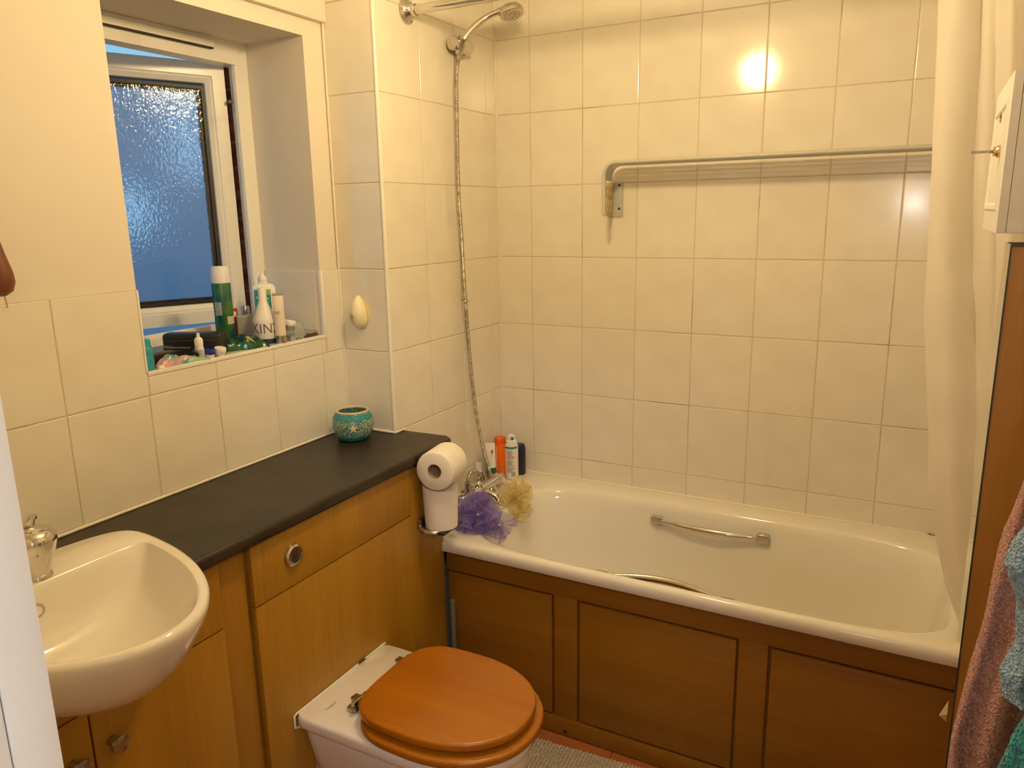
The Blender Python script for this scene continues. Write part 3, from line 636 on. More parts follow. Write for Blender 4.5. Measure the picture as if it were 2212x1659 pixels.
# wall hook it would rest by
# ------------------------------------------------------------------ shower rod, curtain
SR = thing('shower_rail', 'chrome shower curtain rail fixed to the pier at the top', 'curtain rail', (0, -.53, 2.147))
obj('rail', MB().tube([(.01, -.53, 2.148), (X_R-.01, -.53, 2.148)], .0135, 24), M_chrome, SR)
for x, s in ((0, 1), (X_R, -1)):
    Tm = Matrix.Translation((x, -.53, 2.148)) @ Matrix.Rotation(R(90*s), 4, 'Y')
    f_ = obj('flange', MB().lathe([(.037, 0), (.036, .004), (.028, .008), (.022, .016), (.019, .022), (.0165, .024), (.0165, .034), (.0145, .036)], 32, Tm), M_chrome, SR)
    for k in range(3):
        a = 2*math.pi*k/3+.5
        obj('screw', MB().lathe([(0, .0085), (.0035, .0075), (.0045, .004)], 10, Tm @ Matrix.Translation((.0305*math.cos(a), .0305*math.sin(a), 0))), M_steel, f_)
def interp(t, P):
    for (a, b_), (c_, d_) in zip(P, P[1:]):
        if t <= c_: 
            k = (t-a)/(c_-a); return b_+(d_-b_)*k
    return P[-1][1]
XLc = [(.59, 1.562), (.68, 1.522), (.80, 1.487), (.95, 1.460), (1.10, 1.444), (1.31, 1.420), (1.7, 1.402), (1.97, 1.388), (2.12, 1.372)]
def curt(u, v):
    z = .598 + (2.125-.598)*v
    xl = interp(z, XLc); xr = interp(z, [(.59, 1.616), (1.2, 1.612), (1.6, 1.550), (2.12, 1.515)])
    x = xl + (xr-xl)*u
    amp = .019*(.45+.55*v) ; ph = 2*math.pi*(1.9*u**1.2 + .06*math.sin(3*v)) + 2.2
    y = interp(z, [(.59, -.635), (1.0, -.62), (2.12, -.532)]) + amp*math.sin(ph) + .006*math.sin(9*u+7*v) + .004*noise.noise((x*20, z*9, 0))
    x += .014*math.sin(ph+1.1)*v + .003*noise.noise((u*6, z*10, 3))
    return (x, y, z)
SC = thing('shower_curtain', 'white fabric shower curtain bunched at the right end of the bath', 'shower curtain', (1.5, -.53, 2.15))
obj('fabric', MB().grid(90, 130, curt), M_curtain, SC, 80)
def curt2(u, v):
    z = .60 + 1.525*v; x = interp(z, [(.59, 1.590), (1.2, 1.555), (1.7, 1.505), (2.12, 1.47)]) + .062*u
    return (x, interp(z, [(.59, -.655), (1.0, -.655), (2.12, -.56)]) + .014*math.sin(2*math.pi*(1.1*u+.2)) , z)
obj('gathered_edge', MB().grid(24, 60, curt2), M_curtain, SC, 80)
for k in range(7):
    x = 1.385 + .021*k
    obj('ring', MB().tube([(x+.003*math.sin(a), -.53+.021*math.cos(a), 2.146+.021*math.sin(a)) for a in [2*math.pi*i/20 for i in range(21)]], .0014, 6, False), M_white, SC)

# ------------------------------------------------------------------ shower holder, head, hose
HH = Vector((.0, -.240, 2.094))
SHo = thing('shower_bracket', 'chrome swivel bracket holding the shower head on the pier tiles', 'shower bracket', HH)
obj('wall_cup', MB().lathe([(.0, 0), (.034, 0), (.034, .014), (.031, .018), (0, .018)], 36, Matrix.Translation((0, -.250, 2.095)) @ Matrix.Rotation(R(90), 4, 'Y')), M_chrome_old, SHo)
obj('barrel', MB().lathe([(0, -.052), (.019, -.052), (.022, -.048), (.022, .048), (.019, .052), (0, .052)], 28, Matrix.Translation((.030, -.280, 2.093)) @ Matrix.Rotation(R(90), 4, 'X')), M_chrome, SHo)
obj('cone_socket', MB().lathe([(.013, -.022), (.0165, .022), (.0135, .022), (.011, -.022)], 24, Matrix.Translation((.045, -.303, 2.088)) @ Matrix.Rotation(R(24), 4, 'Y')), M_chrome_old, SHo)
SH = thing('hand_shower', 'chrome hand shower head on a curved handle pointing down over the bath', 'shower head', (.045, -.303, 2.08))
hp = [Vector(p) for p in ((.036, -.305, 2.062), (.047, -.303, 2.092), (.066, -.292, 2.121), (.092, -.276, 2.150), (.124, -.259, 2.173), (.160, -.243, 2.187))]
obj('handle', MB().tube(catmull(hp, 5), [.0095+.0035*math.sin(math.pi*min(1, k/21+.12)) for k in range(26)], 20), M_chrome, SH)
hd = Matrix.Translation((.192, -.236, 2.186)) @ Matrix.Rotation(R(-8), 4, 'X') @ Matrix.Rotation(R(-17), 4, 'Y')
obj('head_disc', MB().lathe([(0, .014), (.018, .013), (.032, .008), (.0385, 0), (.0395, -.008), (.0385, -.015), (.035, -.017), (.027, -.0175), (0, -.0175)], 40, hd).tube([(.150, -.241, 2.184), (.172, -.238, 2.187)], [.012, .0145], 16), M_steel, SH)
nz = MB()
for rr, cnt in ((.008, 6), (.016, 10), (.024, 14)):
    for k in range(cnt):
        a = 2*math.pi*k/cnt; nz.lathe([(.0013, -.017), (.0010, -.0195), (0, -.0195)], 6, hd @ Matrix.Translation((rr*math.cos(a), rr*math.sin(a), 0)))
o = obj('nozzles', nz, M_greycap, SH); o['kind'] = 'stuff'
HP = [(.036, -.305, 2.060), (.029, -.310, 1.99), (.027, -.312, 1.876), (.025, -.313, 1.658), (.025, -.305, 1.507), (.025, -.292, 1.272), (.030, -.280, 1.06), (.045, -.278, .89), (.065, -.272, .757), (.085, -.262, .660), (.103, -.262, .60), (.125, -.262, .54), (.150, -.275, .475), (.155, -.305, .46), (.135, -.322, .50), (.112, -.326, .56), (.100, -.334, .63), (.100, -.355, .675), (.099, -.378, .692), (.098, -.405, .697), (.098, -.425, .685), (.098, -.4305, .664)]
cp = catmull(HP, 10)
# dense resample for ribs
L_ = [0]
for a, b_ in zip(cp, cp[1:]): L_.append(L_[-1]+(b_-a).length)
tot = L_[-1]; step = .0011; n_ = int(tot/step); pts = []; rs = []; k = 0
for i in range(n_):
    s = i*step
    while L_[k+1] < s and k < len(cp)-2: k += 1
    pts.append(cp[k].lerp(cp[k+1], (s-L_[k])/(L_[k+1]-L_[k]))); rs.append(.0070 if i % 4 < 2 else .0060)
tag(obj('shower_hose', MB().tube(pts, rs, 12), M_chrome_old, smooth=70), 'long ribbed grey metal shower hose hanging down the pier tiles to the bath tap', 'hose')
SHc = thing('hose_clip', 'small steel wall clip holding the hanging shower hose', 'clip', (.0, -.292, 1.27))
obj('clip_ring', MB().tube([(.025+.0105*math.cos(a), -.292+.0105*math.sin(a), 1.272) for a in [2*math.pi*i/20 for i in range(21)]], .0018, 8, False), M_steel, SHc)
obj('clip_stem', MB().tube([(.0, -.270, 1.272), (.016, -.283, 1.272)], .003, 8).tube([(.034, -.297, 1.272), (.045, -.30, 1.272)], .0025, 8), M_steel, SHc)

# bath mixer
MX = thing('bath_mixer_tap', 'chrome bath mixer tap on the bath deck behind the net sponges', 'tap', (.10, -.36, .58))
obj('body', MB().tube([(.098, -.470, .617), (.098, -.245, .617)], .019, 20).lathe([(.024, .580), (.022, .592), (.015, .605)], 20, Matrix.Translation((.098, -.445, 0))).lathe([(.024, .580), (.022, .592), (.015, .605)], 20, Matrix.Translation((.098, -.27, 0))), M_chrome, MX)
obj('spout', MB().tube([(.11, -.36, .612), (.14, -.36, .612), (.165, -.36, .604), (.178, -.36, .590)], [.014, .0135, .013, .0125], 16), M_chrome, MX)
obj('diverter', MB().lathe([(.016, .63), (.017, .642), (.011, .646), (.007, .652), (.007, .664), (.009, .668), (.008, .672), (0, .673)], 20, Matrix.Translation((.098, -.36, 0))), M_chrome, MX)
obj('hose_elbow', MB().lathe([(.012, .63), (.0125, .648), (.0105, .649), (.0105, .652), (.012, .653), (.0115, .668), (.008, .670)], 18, Matrix.Translation((.098, -.4305, 0))), M_chrome_old, MX)
for y, s in ((-.50, -1), (-.222, 1)):
    h = MB().lathe([(.0, .030), (.010, .029), (.017, .022), (.019, .008), (.019, -.014), (.015, -.02)], 24, Matrix.Translation((.098, y, .617)) @ Matrix.Rotation(R(-90*s), 4, 'X'))
    if s < 0: h.tube([(.100, -.512, .622), (.115, -.508, .638), (.13, -.495, .642), (.138, -.478, .638)], [.009, .008, .007, .006], 12)
    obj('handle', h, M_chrome, MX)
# ------------------------------------------------------------------ net sponges
def puff(c, rad, n, seed, squash=(1, 1, 1)):
    rn = random.Random(seed); m = MB(); e = MB(); c = Vector(c)
    for i in range(n):
        d = Vector((rn.gauss(0, 1), rn.gauss(0, 1), rn.gauss(0, 1))).normalized()
        t = d.cross(Vector((rn.uniform(-1, 1), rn.uniform(-1, 1), rn.uniform(-1, 1)))).normalized(); b_ = d.cross(t)
        kw = rn.choice((5, 6, 7)); ph = rn.uniform(0, 6); off = rn.uniform(-.35, .35); Rr = rad*math.sqrt(1-off*off)*rn.uniform(.88, 1.04); am = rn.uniform(.26, .38)
        def f(u, v):
            a = 2*math.pi*u; q = .12+.88*v
            r_ = Rr*q*(1+.10*math.sin(2*a+ph)*v); wv = rad*am*q**1.6*math.sin(kw*a+ph+.9*math.sin(2*a+ph)) + rad*.05*q*math.sin(13*a+ph)
            sh = .16*rad*q*q*math.cos(kw*a+ph)
            p = t*((r_-sh*.3)*math.cos(a+.10*math.cos(kw*a+ph))) + b_*((r_-sh*.3)*math.sin(a+.10*math.cos(kw*a+ph))) + d*(off*rad*q + wv)
            return c + Vector((p.x*squash[0], p.y*squash[1], p.z*squash[2]))
        m.grid(112, 7, f, True)
        e.tube([f(k/112, 1) for k in range(113)], .0006, 5, False)
    return m, e
def sponge(lab, lobes, mat_, medge, cordtop):
    c = lobes[0][0]
    S = thing('net_sponge', lab, 'bath sponge', c, 'net bath sponges')
    for (cc, rad, n, seed, sq) in lobes:
        m, e = puff(cc, rad, n, seed, sq)
        r_ = obj('ruffles', m, mat_, S, 80); obj('ruffle_edges', e, medge, r_, 80)['kind'] = 'stuff'
    C_ = Vector(c); ct = Vector(cordtop)
    obj('cord', MB().tube([C_, C_.lerp(ct, .5)+Vector((.006, 0, .004)), ct], .0015, 6), M_white, S)
sponge('purple net bath sponge hanging over the bath end from the tap', [((.215, -.560, .622), .074, 8, 3, (1, 1.1, .95)), ((.268, -.520, .580), .052, 3, 8, (1, 1.15, .85))], M_purple, M_purple_e, (.12, -.45, .645))
sponge('pale yellow net bath sponge hanging at the bath end by the bottles', [((.225, -.325, .600), .062, 8, 11, (1, 1.0, 1.05)), ((.250, -.330, .550), .042, 3, 17, (1, 1, .85))], M_yelnet, M_yelnet_e, (.12, -.238, .635))

# ------------------------------------------------------------------ bottles in the bath corner (stand on the deck, z .58)
def cyl_map(cx, cy, r, a0, z0, off=.0004):
    return lambda u, v: (cx+(r+off)*math.cos(a0+u/r), cy+(r+off)*math.sin(a0+u/r), z0+v)
def strip(m, cx, cy, r, a0, u0, u1, z0, z1, off=.0005, n=6):
    for k in range(n):
        a, b_ = u0+(u1-u0)*k/n, u0+(u1-u0)*(k+1)/n; f = cyl_map(cx, cy, r, a0, 0, off)
        m.add([f(a, z0), f(b_, z0), f(b_, z1), f(a, z1)], [(0, 1, 2, 3)])
def facing(x, y): return math.atan2(-2.5126-y, 1.3985-x)
DZ = .581
cx, cy = .094, -.105; a0 = facing(cx, cy)
SP = thing('spray_can', 'white spray can with teal band and small print in the bath corner', 'spray can', (cx, cy, DZ))
T = Matrix.Translation((cx, cy, DZ))
obj('can', MB().lathe([(0, 0), (.0235, 0), (.0255, .002), (.0255, .128), (.0235, .134), (.0215, .138), (0, .139)], 36, T), mat('white_print', (.78, .74, .68), .3), SP)
obj('nozzle_cap', MB().lathe([(.0215, .138), (.0205, .146), (.0150, .150), (.0150, .158), (.0135, .166), (.010, .171), (0, .172)], 28, T), M_white, SP)
m = MB(); strip(m, cx, cy, .0255, a0, -.030, .024, DZ+.120, DZ+.128); obj('teal_band', m, M_teal, SP)
m = MB(); rn = random.Random(4)
for k in range(24):
    z = DZ+.112-.0036*k
    if k in (9, 17): continue
    strip(m, cx, cy, .0255, a0, -.018, .010+rn.uniform(-.01, .004), z-.0016, z)
for k in range(7): strip(m, cx, cy, .0255, a0, -.002, .014, DZ+.012+.0026*k, DZ+.0134+.0026*k)
obj('print_lines', m, mat('label_grey', (.26, .22, .22), .5), SP)
m = MB(); strip(m, cx, cy, .0150, a0, -.002, .010, DZ+.152, DZ+.164); obj('teal_dot', m, M_teal, SP)
cx, cy = .100, -.050
tag(obj('navy_bottle', MB().lathe([(0, 0), (.021, 0), (.023, .003), (.023, .105), (.018, .118), (0, .12)], 28, Matrix.Translation((cx, cy, DZ))), M_navy), 'dark navy bottle half hidden behind the white spray can', 'bottle')
cx, cy = .052, -.118
OB = thing('shampoo_bottle', 'tall orange bottle between hose and white spray can', 'bottle', (cx, cy, DZ))
def ov(rx, ry, z, c=(cx, cy), n=36, rot=.6, p=2.4):
    o_ = []
    for k in range(n):
        a = 2*math.pi*k/n; s = (abs(math.cos(a))**p+abs(math.sin(a))**p)**(-1/p); x, y = rx*math.cos(a)*s, ry*math.sin(a)*s
        o_.append((c[0]+x*math.cos(rot)-y*math.sin(rot), c[1]+x*math.sin(rot)+y*math.cos(rot), z))
    return o_
obj('bottle_body', MB().loft([ov(.022, .015, DZ), ov(.024, .017, DZ+.004), ov(.0245, .017, DZ+.09), ov(.023, .016, DZ+.122), ov(.0195, .014, DZ+.134)]), M_orange, OB, 40)
obj('cap', MB().loft([ov(.021, .015, DZ+.1345), ov(.0215, .0155, DZ+.156), ov(.019, .013, DZ+.160)]), mat('darker_orange_cap', (.72, .10, .006), .3), OB, 40)
m = MB(); rn = random.Random(9)
for k in range(9):
    z = DZ+.03+.011*k; q = ov(.0245, .0175, z+.0); i0 = 23
    p0, p1 = Vector(q[i0]), Vector(q[i0+1]); dv = (p1-p0)
    m.add([p0, p0+dv*.8, p0+dv*.8+Vector((0, 0, .0075)), p0+dv*(.2*(k % 3))+Vector((0, 0, .0075))], [(0, 1, 2, 3)])
obj('lettering', m, M_white, OB)
cx, cy = .040, -.165
TB = thing('shower_gel_tube', 'white, green and yellow squeeze tube leaning behind the shower hose', 'tube', (cx, cy, DZ))
def tb(z, w_, t_): return [(cx+.006*((z-DZ)/.15)*-1 + math.cos(2*math.pi*k/30)*w_*math.cos(.45)-math.sin(2*math.pi*k/30)*t_*math.sin(.45), cy+math.cos(2*math.pi*k/30)*w_*math.sin(.45)+math.sin(2*math.pi*k/30)*t_*math.cos(.45), z) for k in range(30)]
obj('cap', MB().loft([tb(DZ, .018, .014), tb(DZ+.030, .018, .0145)]), M_yellow, TB, 40)
obj('shoulder', MB().loft([tb(DZ+.030, .0185, .0150), tb(DZ+.052, .0187, .0145)]), M_greenlab, TB, 40)
obj('tube_body', MB().loft([tb(DZ+.052, .0187, .0145), tb(DZ+.10, .019, .010), tb(DZ+.135, .019, .004), tb(DZ+.146, .0192, .0012)]), M_white, TB, 40)
o = obj('red_mark', MB().box(cx+.010, cx+.0150, cy-.017, cy-.0135, DZ+.112, DZ+.124), M_red, TB)
tag(obj('small_white_tube', MB().loft([[(.020+math.cos(2*math.pi*k/24)*w_, -.225+math.sin(2*math.pi*k/24)*t_, z) for k in range(24)] for z, w_, t_ in ((DZ, .014, .010), (DZ+.04, .0145, .009), (DZ+.078, .013, .004), (DZ+.086, .013, .001))]), M_white), 'small white tube standing behind the bath tap against the pier', 'tube')
cx, cy = .048, -.262
SB = thing('small_bottle', 'tiny brown bottle with white label between tap and hose', 'bottle', (cx, cy, DZ))
obj('glass', MB().lathe([(0, 0), (.015, 0), (.016, .003), (.016, .045), (.010, .052), (.010, .060), (0, .060)], 24, Matrix.Translation((cx, cy, DZ))), mat('amber_plastic', (.10, .06, .02), .2), SB)
m = MB(); strip(m, cx, cy, .016, facing(cx, cy), -.004, .008, DZ+.014, DZ+.040); obj('label', m, M_white, SB)

# ------------------------------------------------------------------ concertina drying rack on the back wall
DR = thing('drying_rack', 'grey folded concertina drying rack mounted on the tiled wall', 'drying rack', (.95, 0, 1.63))
obj('wall_plate', MB().box(.448, .487, -.004, -.0005, 1.545, 1.660, .0012).box(.438, .450, -.020, -.0005, 1.545, 1.660, .0012), M_rack, DR)
for z in (1.650, 1.572):
    obj('keyhole', MB().lathe([(0, .0), (.0045, .0), (.0045, .0006), (0, .0006)], 14, Matrix.Translation((.474, -.0041, z)) @ Matrix.Rotation(R(90), 4, 'X')), M_dark, DR)
    obj('keyhole', MB().box(.4725, .4755, -.0048, -.0041, z-.012, z-.004), M_trim, DR)
def urail(y, r, x0=.474, zb=1.553, flat=1):
    rr = .040; zt = 1.716; x1 = X_R-.06
    pts = [(x0, y, zb)] + [(x0, y, zb+(zt-rr-zb)*k/4) for k in range(1, 4)] + [(x0+rr-rr*math.cos(R(a)), y, zt-rr+rr*math.sin(R(a))) for a in range(0, 91, 15)]
    pts += [(x0+rr+(x1-x0-2*rr)*k/10, y, zt) for k in range(1, 11)] + [(x1-rr+rr*math.sin(R(a)), y, zt-rr+rr*math.cos(R(a))) for a in range(15, 91, 15)] + [(x1, y, zb-.001)]
    return MB().tube(pts, r, 10)
ux = [(-.148, .0065), (-.120, .0048), (-.093, .0048), (-.066, .0048), (-.038, .0048)]
for i, (y, r_) in enumerate(ux): obj('hanging_bar', urail(y, r_, .474 + (0.148+y)*-.16, 1.553 if i == 0 else 1.662), M_rack, DR, 60)
for sx_ in (.468, X_R-.062):
    for k in range(5):
        y0 = -.148 + .027*k
        for s in (0, 1):
            zc = 1.575 if s else 1.630
            pts = [(sx_-.16*(y0+.148)+.004, y0+.003, zc-.026), (sx_-.16*(y0+.148)+.004, y0+.022, zc+.026)]
            obj('wire_link', MB().tube([pts[0], pts[1]], .0016, 6).tube([(pts[0][0], pts[0][1]+.018, pts[0][2]), (pts[1][0], pts[1][1]-.018, pts[1][2])], .0016, 6), M_wire, DR)
# ------------------------------------------------------------------ things on the window sill (top z 1.2125)
SZ = 1.2127
def L2(cx, cy): return Matrix.Translation((cx, cy, SZ))
cx, cy = -.315, -1.030; a0 = facing(cx, cy)
HS = thing('hairspray_can', 'green spray can with white cap standing behind the black case', 'spray can', (cx, cy, SZ))
obj('can', MB().lathe([(0, 0), (.024, 0), (.0255, .003), (.0255, .172), (.0235, .178)], 36, L2(cx, cy)), mottle(mat('green_marbled_print', (.01, .14, .08), .22, .3), (.0, .10, .11), (.09, .20, .03), 22, (1, 1, .5), 3, .42, .6), HS)
obj('cap', MB().lathe([(.0245, .1765), (.0252, .182), (.0240, .214), (.0215, .2215), (0, .2225)], 36, L2(cx, cy)), M_cap_white, HS)
m = MB(); strip(m, cx, cy, .0255, a0, -.024, -.004, SZ+.088, SZ+.125); obj('label', m, mottle(mat('speckled_label', (.35, .35, .36), .3), (.2, .2, .22), (.5, .5, .5), 400), HS)
m = MB(); strip(m, cx, cy, .0255, a0, .008, .034, SZ+.062, SZ+.084, .0008); obj('side_label', m, mat('pale_side_label', (.5, .48, .4), .35), HS)
cx, cy = -.335, -.858; a0 = facing(cx, cy)
CSo = thing('lens_solution_bottle', 'flat white bottle with teal label and pointed nozzle by the open window edge', 'bottle', (cx, cy, SZ))
def ov2(rx, ry, z, p=3.2): return ov(rx, ry, z, (cx, cy), 40, a0+math.pi/2, p)
obj('bottle_body', MB().loft([ov2(.034, .018, SZ), ov2(.036, .020, SZ+.004), ov2(.036, .020, SZ+.135), ov2(.034, .019, SZ+.150), ov2(.026, .015, SZ+.157), ov2(.013, .010, SZ+.159)]), M_white, CSo, 40)
obj('nozzle', MB().lathe([(.0135, .158), (.0135, .164), (.0120, .166), (.0130, .168), (.0125, .176), (.010, .180), (.0045, .186), (.0025, .195), (.0020, .199), (0, .200)], 24, L2(cx, cy)), M_white, CSo)
e1 = Vector((math.cos(a0+math.pi/2), math.sin(a0+math.pi/2), 0)); e2 = Vector((math.cos(a0), math.sin(a0), 0)); base = Vector((cx, cy, SZ)) + e2*.0203
def plate(u0, u1, z0, z1, off): return MB().add([base+e1*u+e2*off+Vector((0, 0, z)) for u, z in ((u0, z0), (u1, z0), (u1, z1), (u0, z1))], [(0, 1, 2, 3)])
obj('label', plate(-.026, .020, .045, .142, .0002), M_teal, CSo)
obj('lime_spot', plate(.008, .019, .128, .1415, .0005), M_lime, CSo)
m = MB(); rn = random.Random(2)
for k in range(14):
    u = rn.uniform(-.024, .012); z = rn.uniform(.05, .13); s_ = rn.uniform(.003, .006); p = plate(u, u+s_, z, z+s_, .0005); m.add(p.v, p.f)
obj('label_squares', m, mat('pale_teal_print', (.35, .6, .6), .4), CSo)
cx, cy = -.245, -.950; a0 = facing(cx, cy)
CK = thing('perfume_bottle', 'conical white perfume bottle with large grey letters and dark blue base', 'bottle', (cx, cy, SZ))
obj('glass_base', MB().lathe([(0, 0), (.031, 0), (.033, .003), (.033, .014), (0, .014)], 40, L2(cx, cy)), M_glassblue, CK)
obj('white_body', MB().lathe([(0, .014), (.0325, .014), (.0335, .016), (.0335, .066), (.0325, .071), (.0145, .113), (.0118, .121), (.0116, .156), (.010, .158), (0, .158)], 48, L2(cx, cy)), mat('pearl_white', (.80, .76, .70), .3), CK, 45)
obj('lettering', text_mb('KIN2', .0400, cyl_map(cx, cy, .0335, a0, SZ+.0430), (.92, 1), 0), M_grtext, CK)
cx, cy = -.198, -.938; a0 = facing(cx, cy)
TU = thing('cream_tube', 'upright beige squeeze tube with silver cap beside the perfume bottle', 'tube', (cx, cy, SZ))
obj('silver_cap', MB().lathe([(0, 0), (.0150, 0), (.0155, .001), (.0155, .022), (0, .022)], 30, L2(cx, cy)), M_silver, TU)
def tb2(z, w_, t_): return ov(w_, t_, SZ+z, (cx, cy), 30, a0+math.pi/2, 2)
obj('tube_body', MB().loft([tb2(.022, .0150, .0150), tb2(.06, .0152, .0125), (tb2(.10, .0152, .008)), tb2(.132, .0152, .003), tb2(.135, .0152, .0010)]), mat('beige_tube', (.70, .62, .48), .4), TU, 45)
obj('crimp', MB().loft([tb2(.1345, .0154, .0011), tb2(.142, .0154, .0009)]), M_greybox, TU)
obj('lettering', text_mb('NS', .0125, lambda u, v: (cx+math.cos(a0)*(.0108)+math.cos(a0+math.pi/2)*(u-.005), cy+math.sin(a0)*(.0108)+math.sin(a0+math.pi/2)*(u-.005), SZ+.088+v)), M_grtext, TU)
cx, cy = -.322, -.945
PB = thing('perfume_box', 'square grey perfume bottle with round silver cap behind the white perfume bottle', 'bottle', (cx, cy, SZ))
a0 = facing(cx, cy) + R(8)
def rb2(hx, hy, z): return [(cx+sx_*hx*math.cos(a0+math.pi/2)-sy_*hy*math.sin(a0+math.pi/2), cy+sx_*hx*math.sin(a0+math.pi/2)+sy_*hy*math.cos(a0+math.pi/2), SZ+z) for sx_, sy_ in ((-1, -1), (1, -1), (1, 1), (-1, 1))]
obj('bottle_body', MB().loft([rb2(.0262, .013, 0), rb2(.0270, .014, .002), rb2(.0270, .014, .073), rb2(.0258, .012, .076)]), M_greybox, PB, 25)
obj('cap', MB().lathe([(.0, .076), (.0125, .076), (.0125, .079), (.0115, .080), (.0122, .082), (.0120, .100), (.011, .102), (0, .102)], 28, L2(cx, cy)), M_silver, PB)
cx, cy = -.365, -.962
RBx = thing('red_carton', 'small red carton with a white disc behind the grey perfume bottle', 'box', (cx, cy, SZ))
obj('carton', MB().box(cx-.010, cx+.010, cy-.022, cy+.016, SZ, SZ+.094, .001), M_red, RBx)
obj('white_disc', MB().lathe([(0, 0), (.008, 0), (.008, .0006), (0, .0006)], 20, Matrix.Translation((cx+.0101, cy+.004, SZ+.078)) @ Matrix.Rotation(R(90), 4, 'Y')), M_white, RBx)
GCp = thing('glasses_case', 'long black rounded case lying across the window sill', 'case', (-.25, -1.18, SZ))
cs = []; cA = Vector((.89, .456, 0)); cB = Vector((.456, -.89, 0)); cO = Vector((-.283, -1.160, SZ+.029))
for ux_, k in ((-.0775, .80), (-.0765, .92), (-.072, 1), (0, 1), (.072, 1), (.0765, .92), (.0775, .80)):
    cs.append([cO + cA*ux_ + cB*(.0245*k*math.copysign(abs(math.cos(a))**.36, math.cos(a))) + Vector((0, 0, .0290*k*math.copysign(abs(math.sin(a))**.36, math.sin(a)))) for a in [2*math.pi*(i+.5)/36 for i in range(36)]])
obj('shell', MB().loft(cs), M_black, GCp, 40)
obj('seam', MB().tube([cO + cA*-.07 + cB*.0246 + Vector((0, 0, .010)), cO + cA*.07 + cB*.0246 + Vector((0, 0, .010))], .0006, 6), M_greycap, GCp)
pc = thing('powder_compact', 'flat square dark grey box lying left of the black case', 'box', (-.255, -1.30, SZ))
obj('base', MB().box(-.306, -.232, -1.338, -1.244, SZ, SZ+.026, .003), M_black, pc)
obj('lid', MB().box(-.308, -.230, -1.340, -1.242, SZ+.026, SZ+.034, .002), M_greycap, pc)
cx, cy = -.207, -1.212
ED = thing('eye_drop_bottle', 'tiny white dropper bottle in front of the black case', 'bottle', (cx, cy, SZ))
obj('vial', MB().lathe([(0, 0), (.0105, 0), (.0112, .001), (.0112, .030), (.0095, .034), (.0095, .037)], 26, L2(cx, cy)), mat('white_vial', (.75, .74, .76), .3), ED)
obj('dropper_cap', MB().lathe([(.0105, .036), (.0105, .050), (.0085, .0545), (.0045, .057), (.0038, .068), (0, .069)], 22, L2(cx, cy)), M_white, ED)
m = MB()
for k in range(6): strip(m, cx, cy, .0112, facing(cx, cy), -.008, .008, SZ+.006+.0036*k, SZ+.0075+.0036*k)
obj('print_lines', m, M_grtext, ED)
for nm, lab, cx, cy, mt, tilt in (('lens_case', 'blue-lidded half of the contact lens case at the sill edge', -.1985, -1.190, M_blue, 5), ('lens_case', 'white-lidded half of the contact lens case at the sill edge', -.1990, -1.157, M_white, 12)):
    LC = thing(nm, lab, 'contact lens case', (cx, cy, SZ), 'contact lens case halves')
    Tm = L2(cx, cy) @ Matrix.Rotation(R(tilt), 4, 'Y')
    obj('cup', MB().lathe([(0, .002), (.010, .002), (.0135, .010), (.0135, .012)], 26, Tm), M_white, LC)
    m = MB().lathe([(.0145, .0115), (.0150, .013), (.0150, .0205), (.0140, .0225), (0, .0230)], 30, Tm); obj('lid', m, mt, LC)
pn = thing('makeup_pencil', 'black makeup pencil lying on the sill in front of the dark grey box', 'pencil', (-.215, -1.27, SZ))
obj('barrel', MB().tube([(-.236, -1.292, SZ+.0385), (-.222, -1.228, SZ+.0300)], .0042, 12), M_black, pn)
pn = thing('makeup_pencil', 'black makeup pencil lying beside the blue-lidded contact lens case', 'pencil', (-.20, -1.20, SZ))
obj('barrel', MB().tube([(-.2075, -1.236, SZ+.0245), (-.2000, -1.206, SZ+.0045)], .0042, 12), M_black, pn)
cx, cy = -.2175, -1.362
CB = thing('gel_pot', 'cyan blue bottle at the far left corner of the sill', 'bottle', (cx, cy, SZ))
obj('bottle_body', MB().lathe([(0, 0), (.0195, 0), (.021, .003), (.021, .050), (.018, .056)], 30, L2(cx, cy)), mottle(M_cyan, (.0, .22, .36), (.05, .38, .45), 40), CB)
obj('cap', MB().lathe([(.017, .056), (.017, .072), (.014, .074), (0, .074)], 26, L2(cx, cy)), mat('cyan_cap', (.02, .36, .50), .3), CB)
tag(obj('bottle_top', MB().lathe([(0, 0), (.008, 0), (.009, .002), (.007, .008), (0, .009)], 18, L2(-.1935, -1.338)), M_white), 'loose white bottle cap beside the cyan bottle', 'bottle cap')
def crumple(c, hx, hy, h, seed, ang=0, nx=26, ny=18, sc_=45, fl=.15):
    ca_, sa_ = math.cos(ang), math.sin(ang)
    def f(u, v):
        a, b_ = 2*u-1, 2*v-1
        e = max(0, (1-abs(a)**3)*(1-abs(b_)**3))
        x, y = a*hx*(1+.12*noise.noise((b_*2, seed, 0))), b_*hy*(1+.18*noise.noise((a*2, seed, 5)))
        n_ = noise.noise((a*hx*sc_, b_*hy*sc_, seed)); n2 = abs(noise.noise((a*hx*sc_*2.3+9, b_*hy*sc_*2.3, seed)))
        z = h*e**.6*(.7+.5*n_) + h*.35*n2*e + fl*.001
        return (c[0]+x*ca_-y*sa_, c[1]+x*sa_+y*ca_, c[2]+max(z, .0006))
    m = MB().grid(nx, ny, f)
    def g(u, v):
        p = f(u, v); return (p[0], p[1], c[2]+.0002)
    return m.grid(nx, ny, g)
M_packet = mat('dark_green_foil', (.01, .05, .03), .18, .2); mottle(M_packet, (.004, .02, .015), (.02, .11, .06), 30, detail=3)
GP = thing('foil_packet', 'crumpled dark green wipes packet between the case and perfume bottle', 'packet', (-.235, -1.04, SZ))
obj('foil', crumple((-.242, -1.052, SZ), .072, .036, .038, 3, R(66), 44, 28, 38), M_packet, GP, 25)
M_gold = mat('gold_print', (.45, .33, .10), .3, .4)
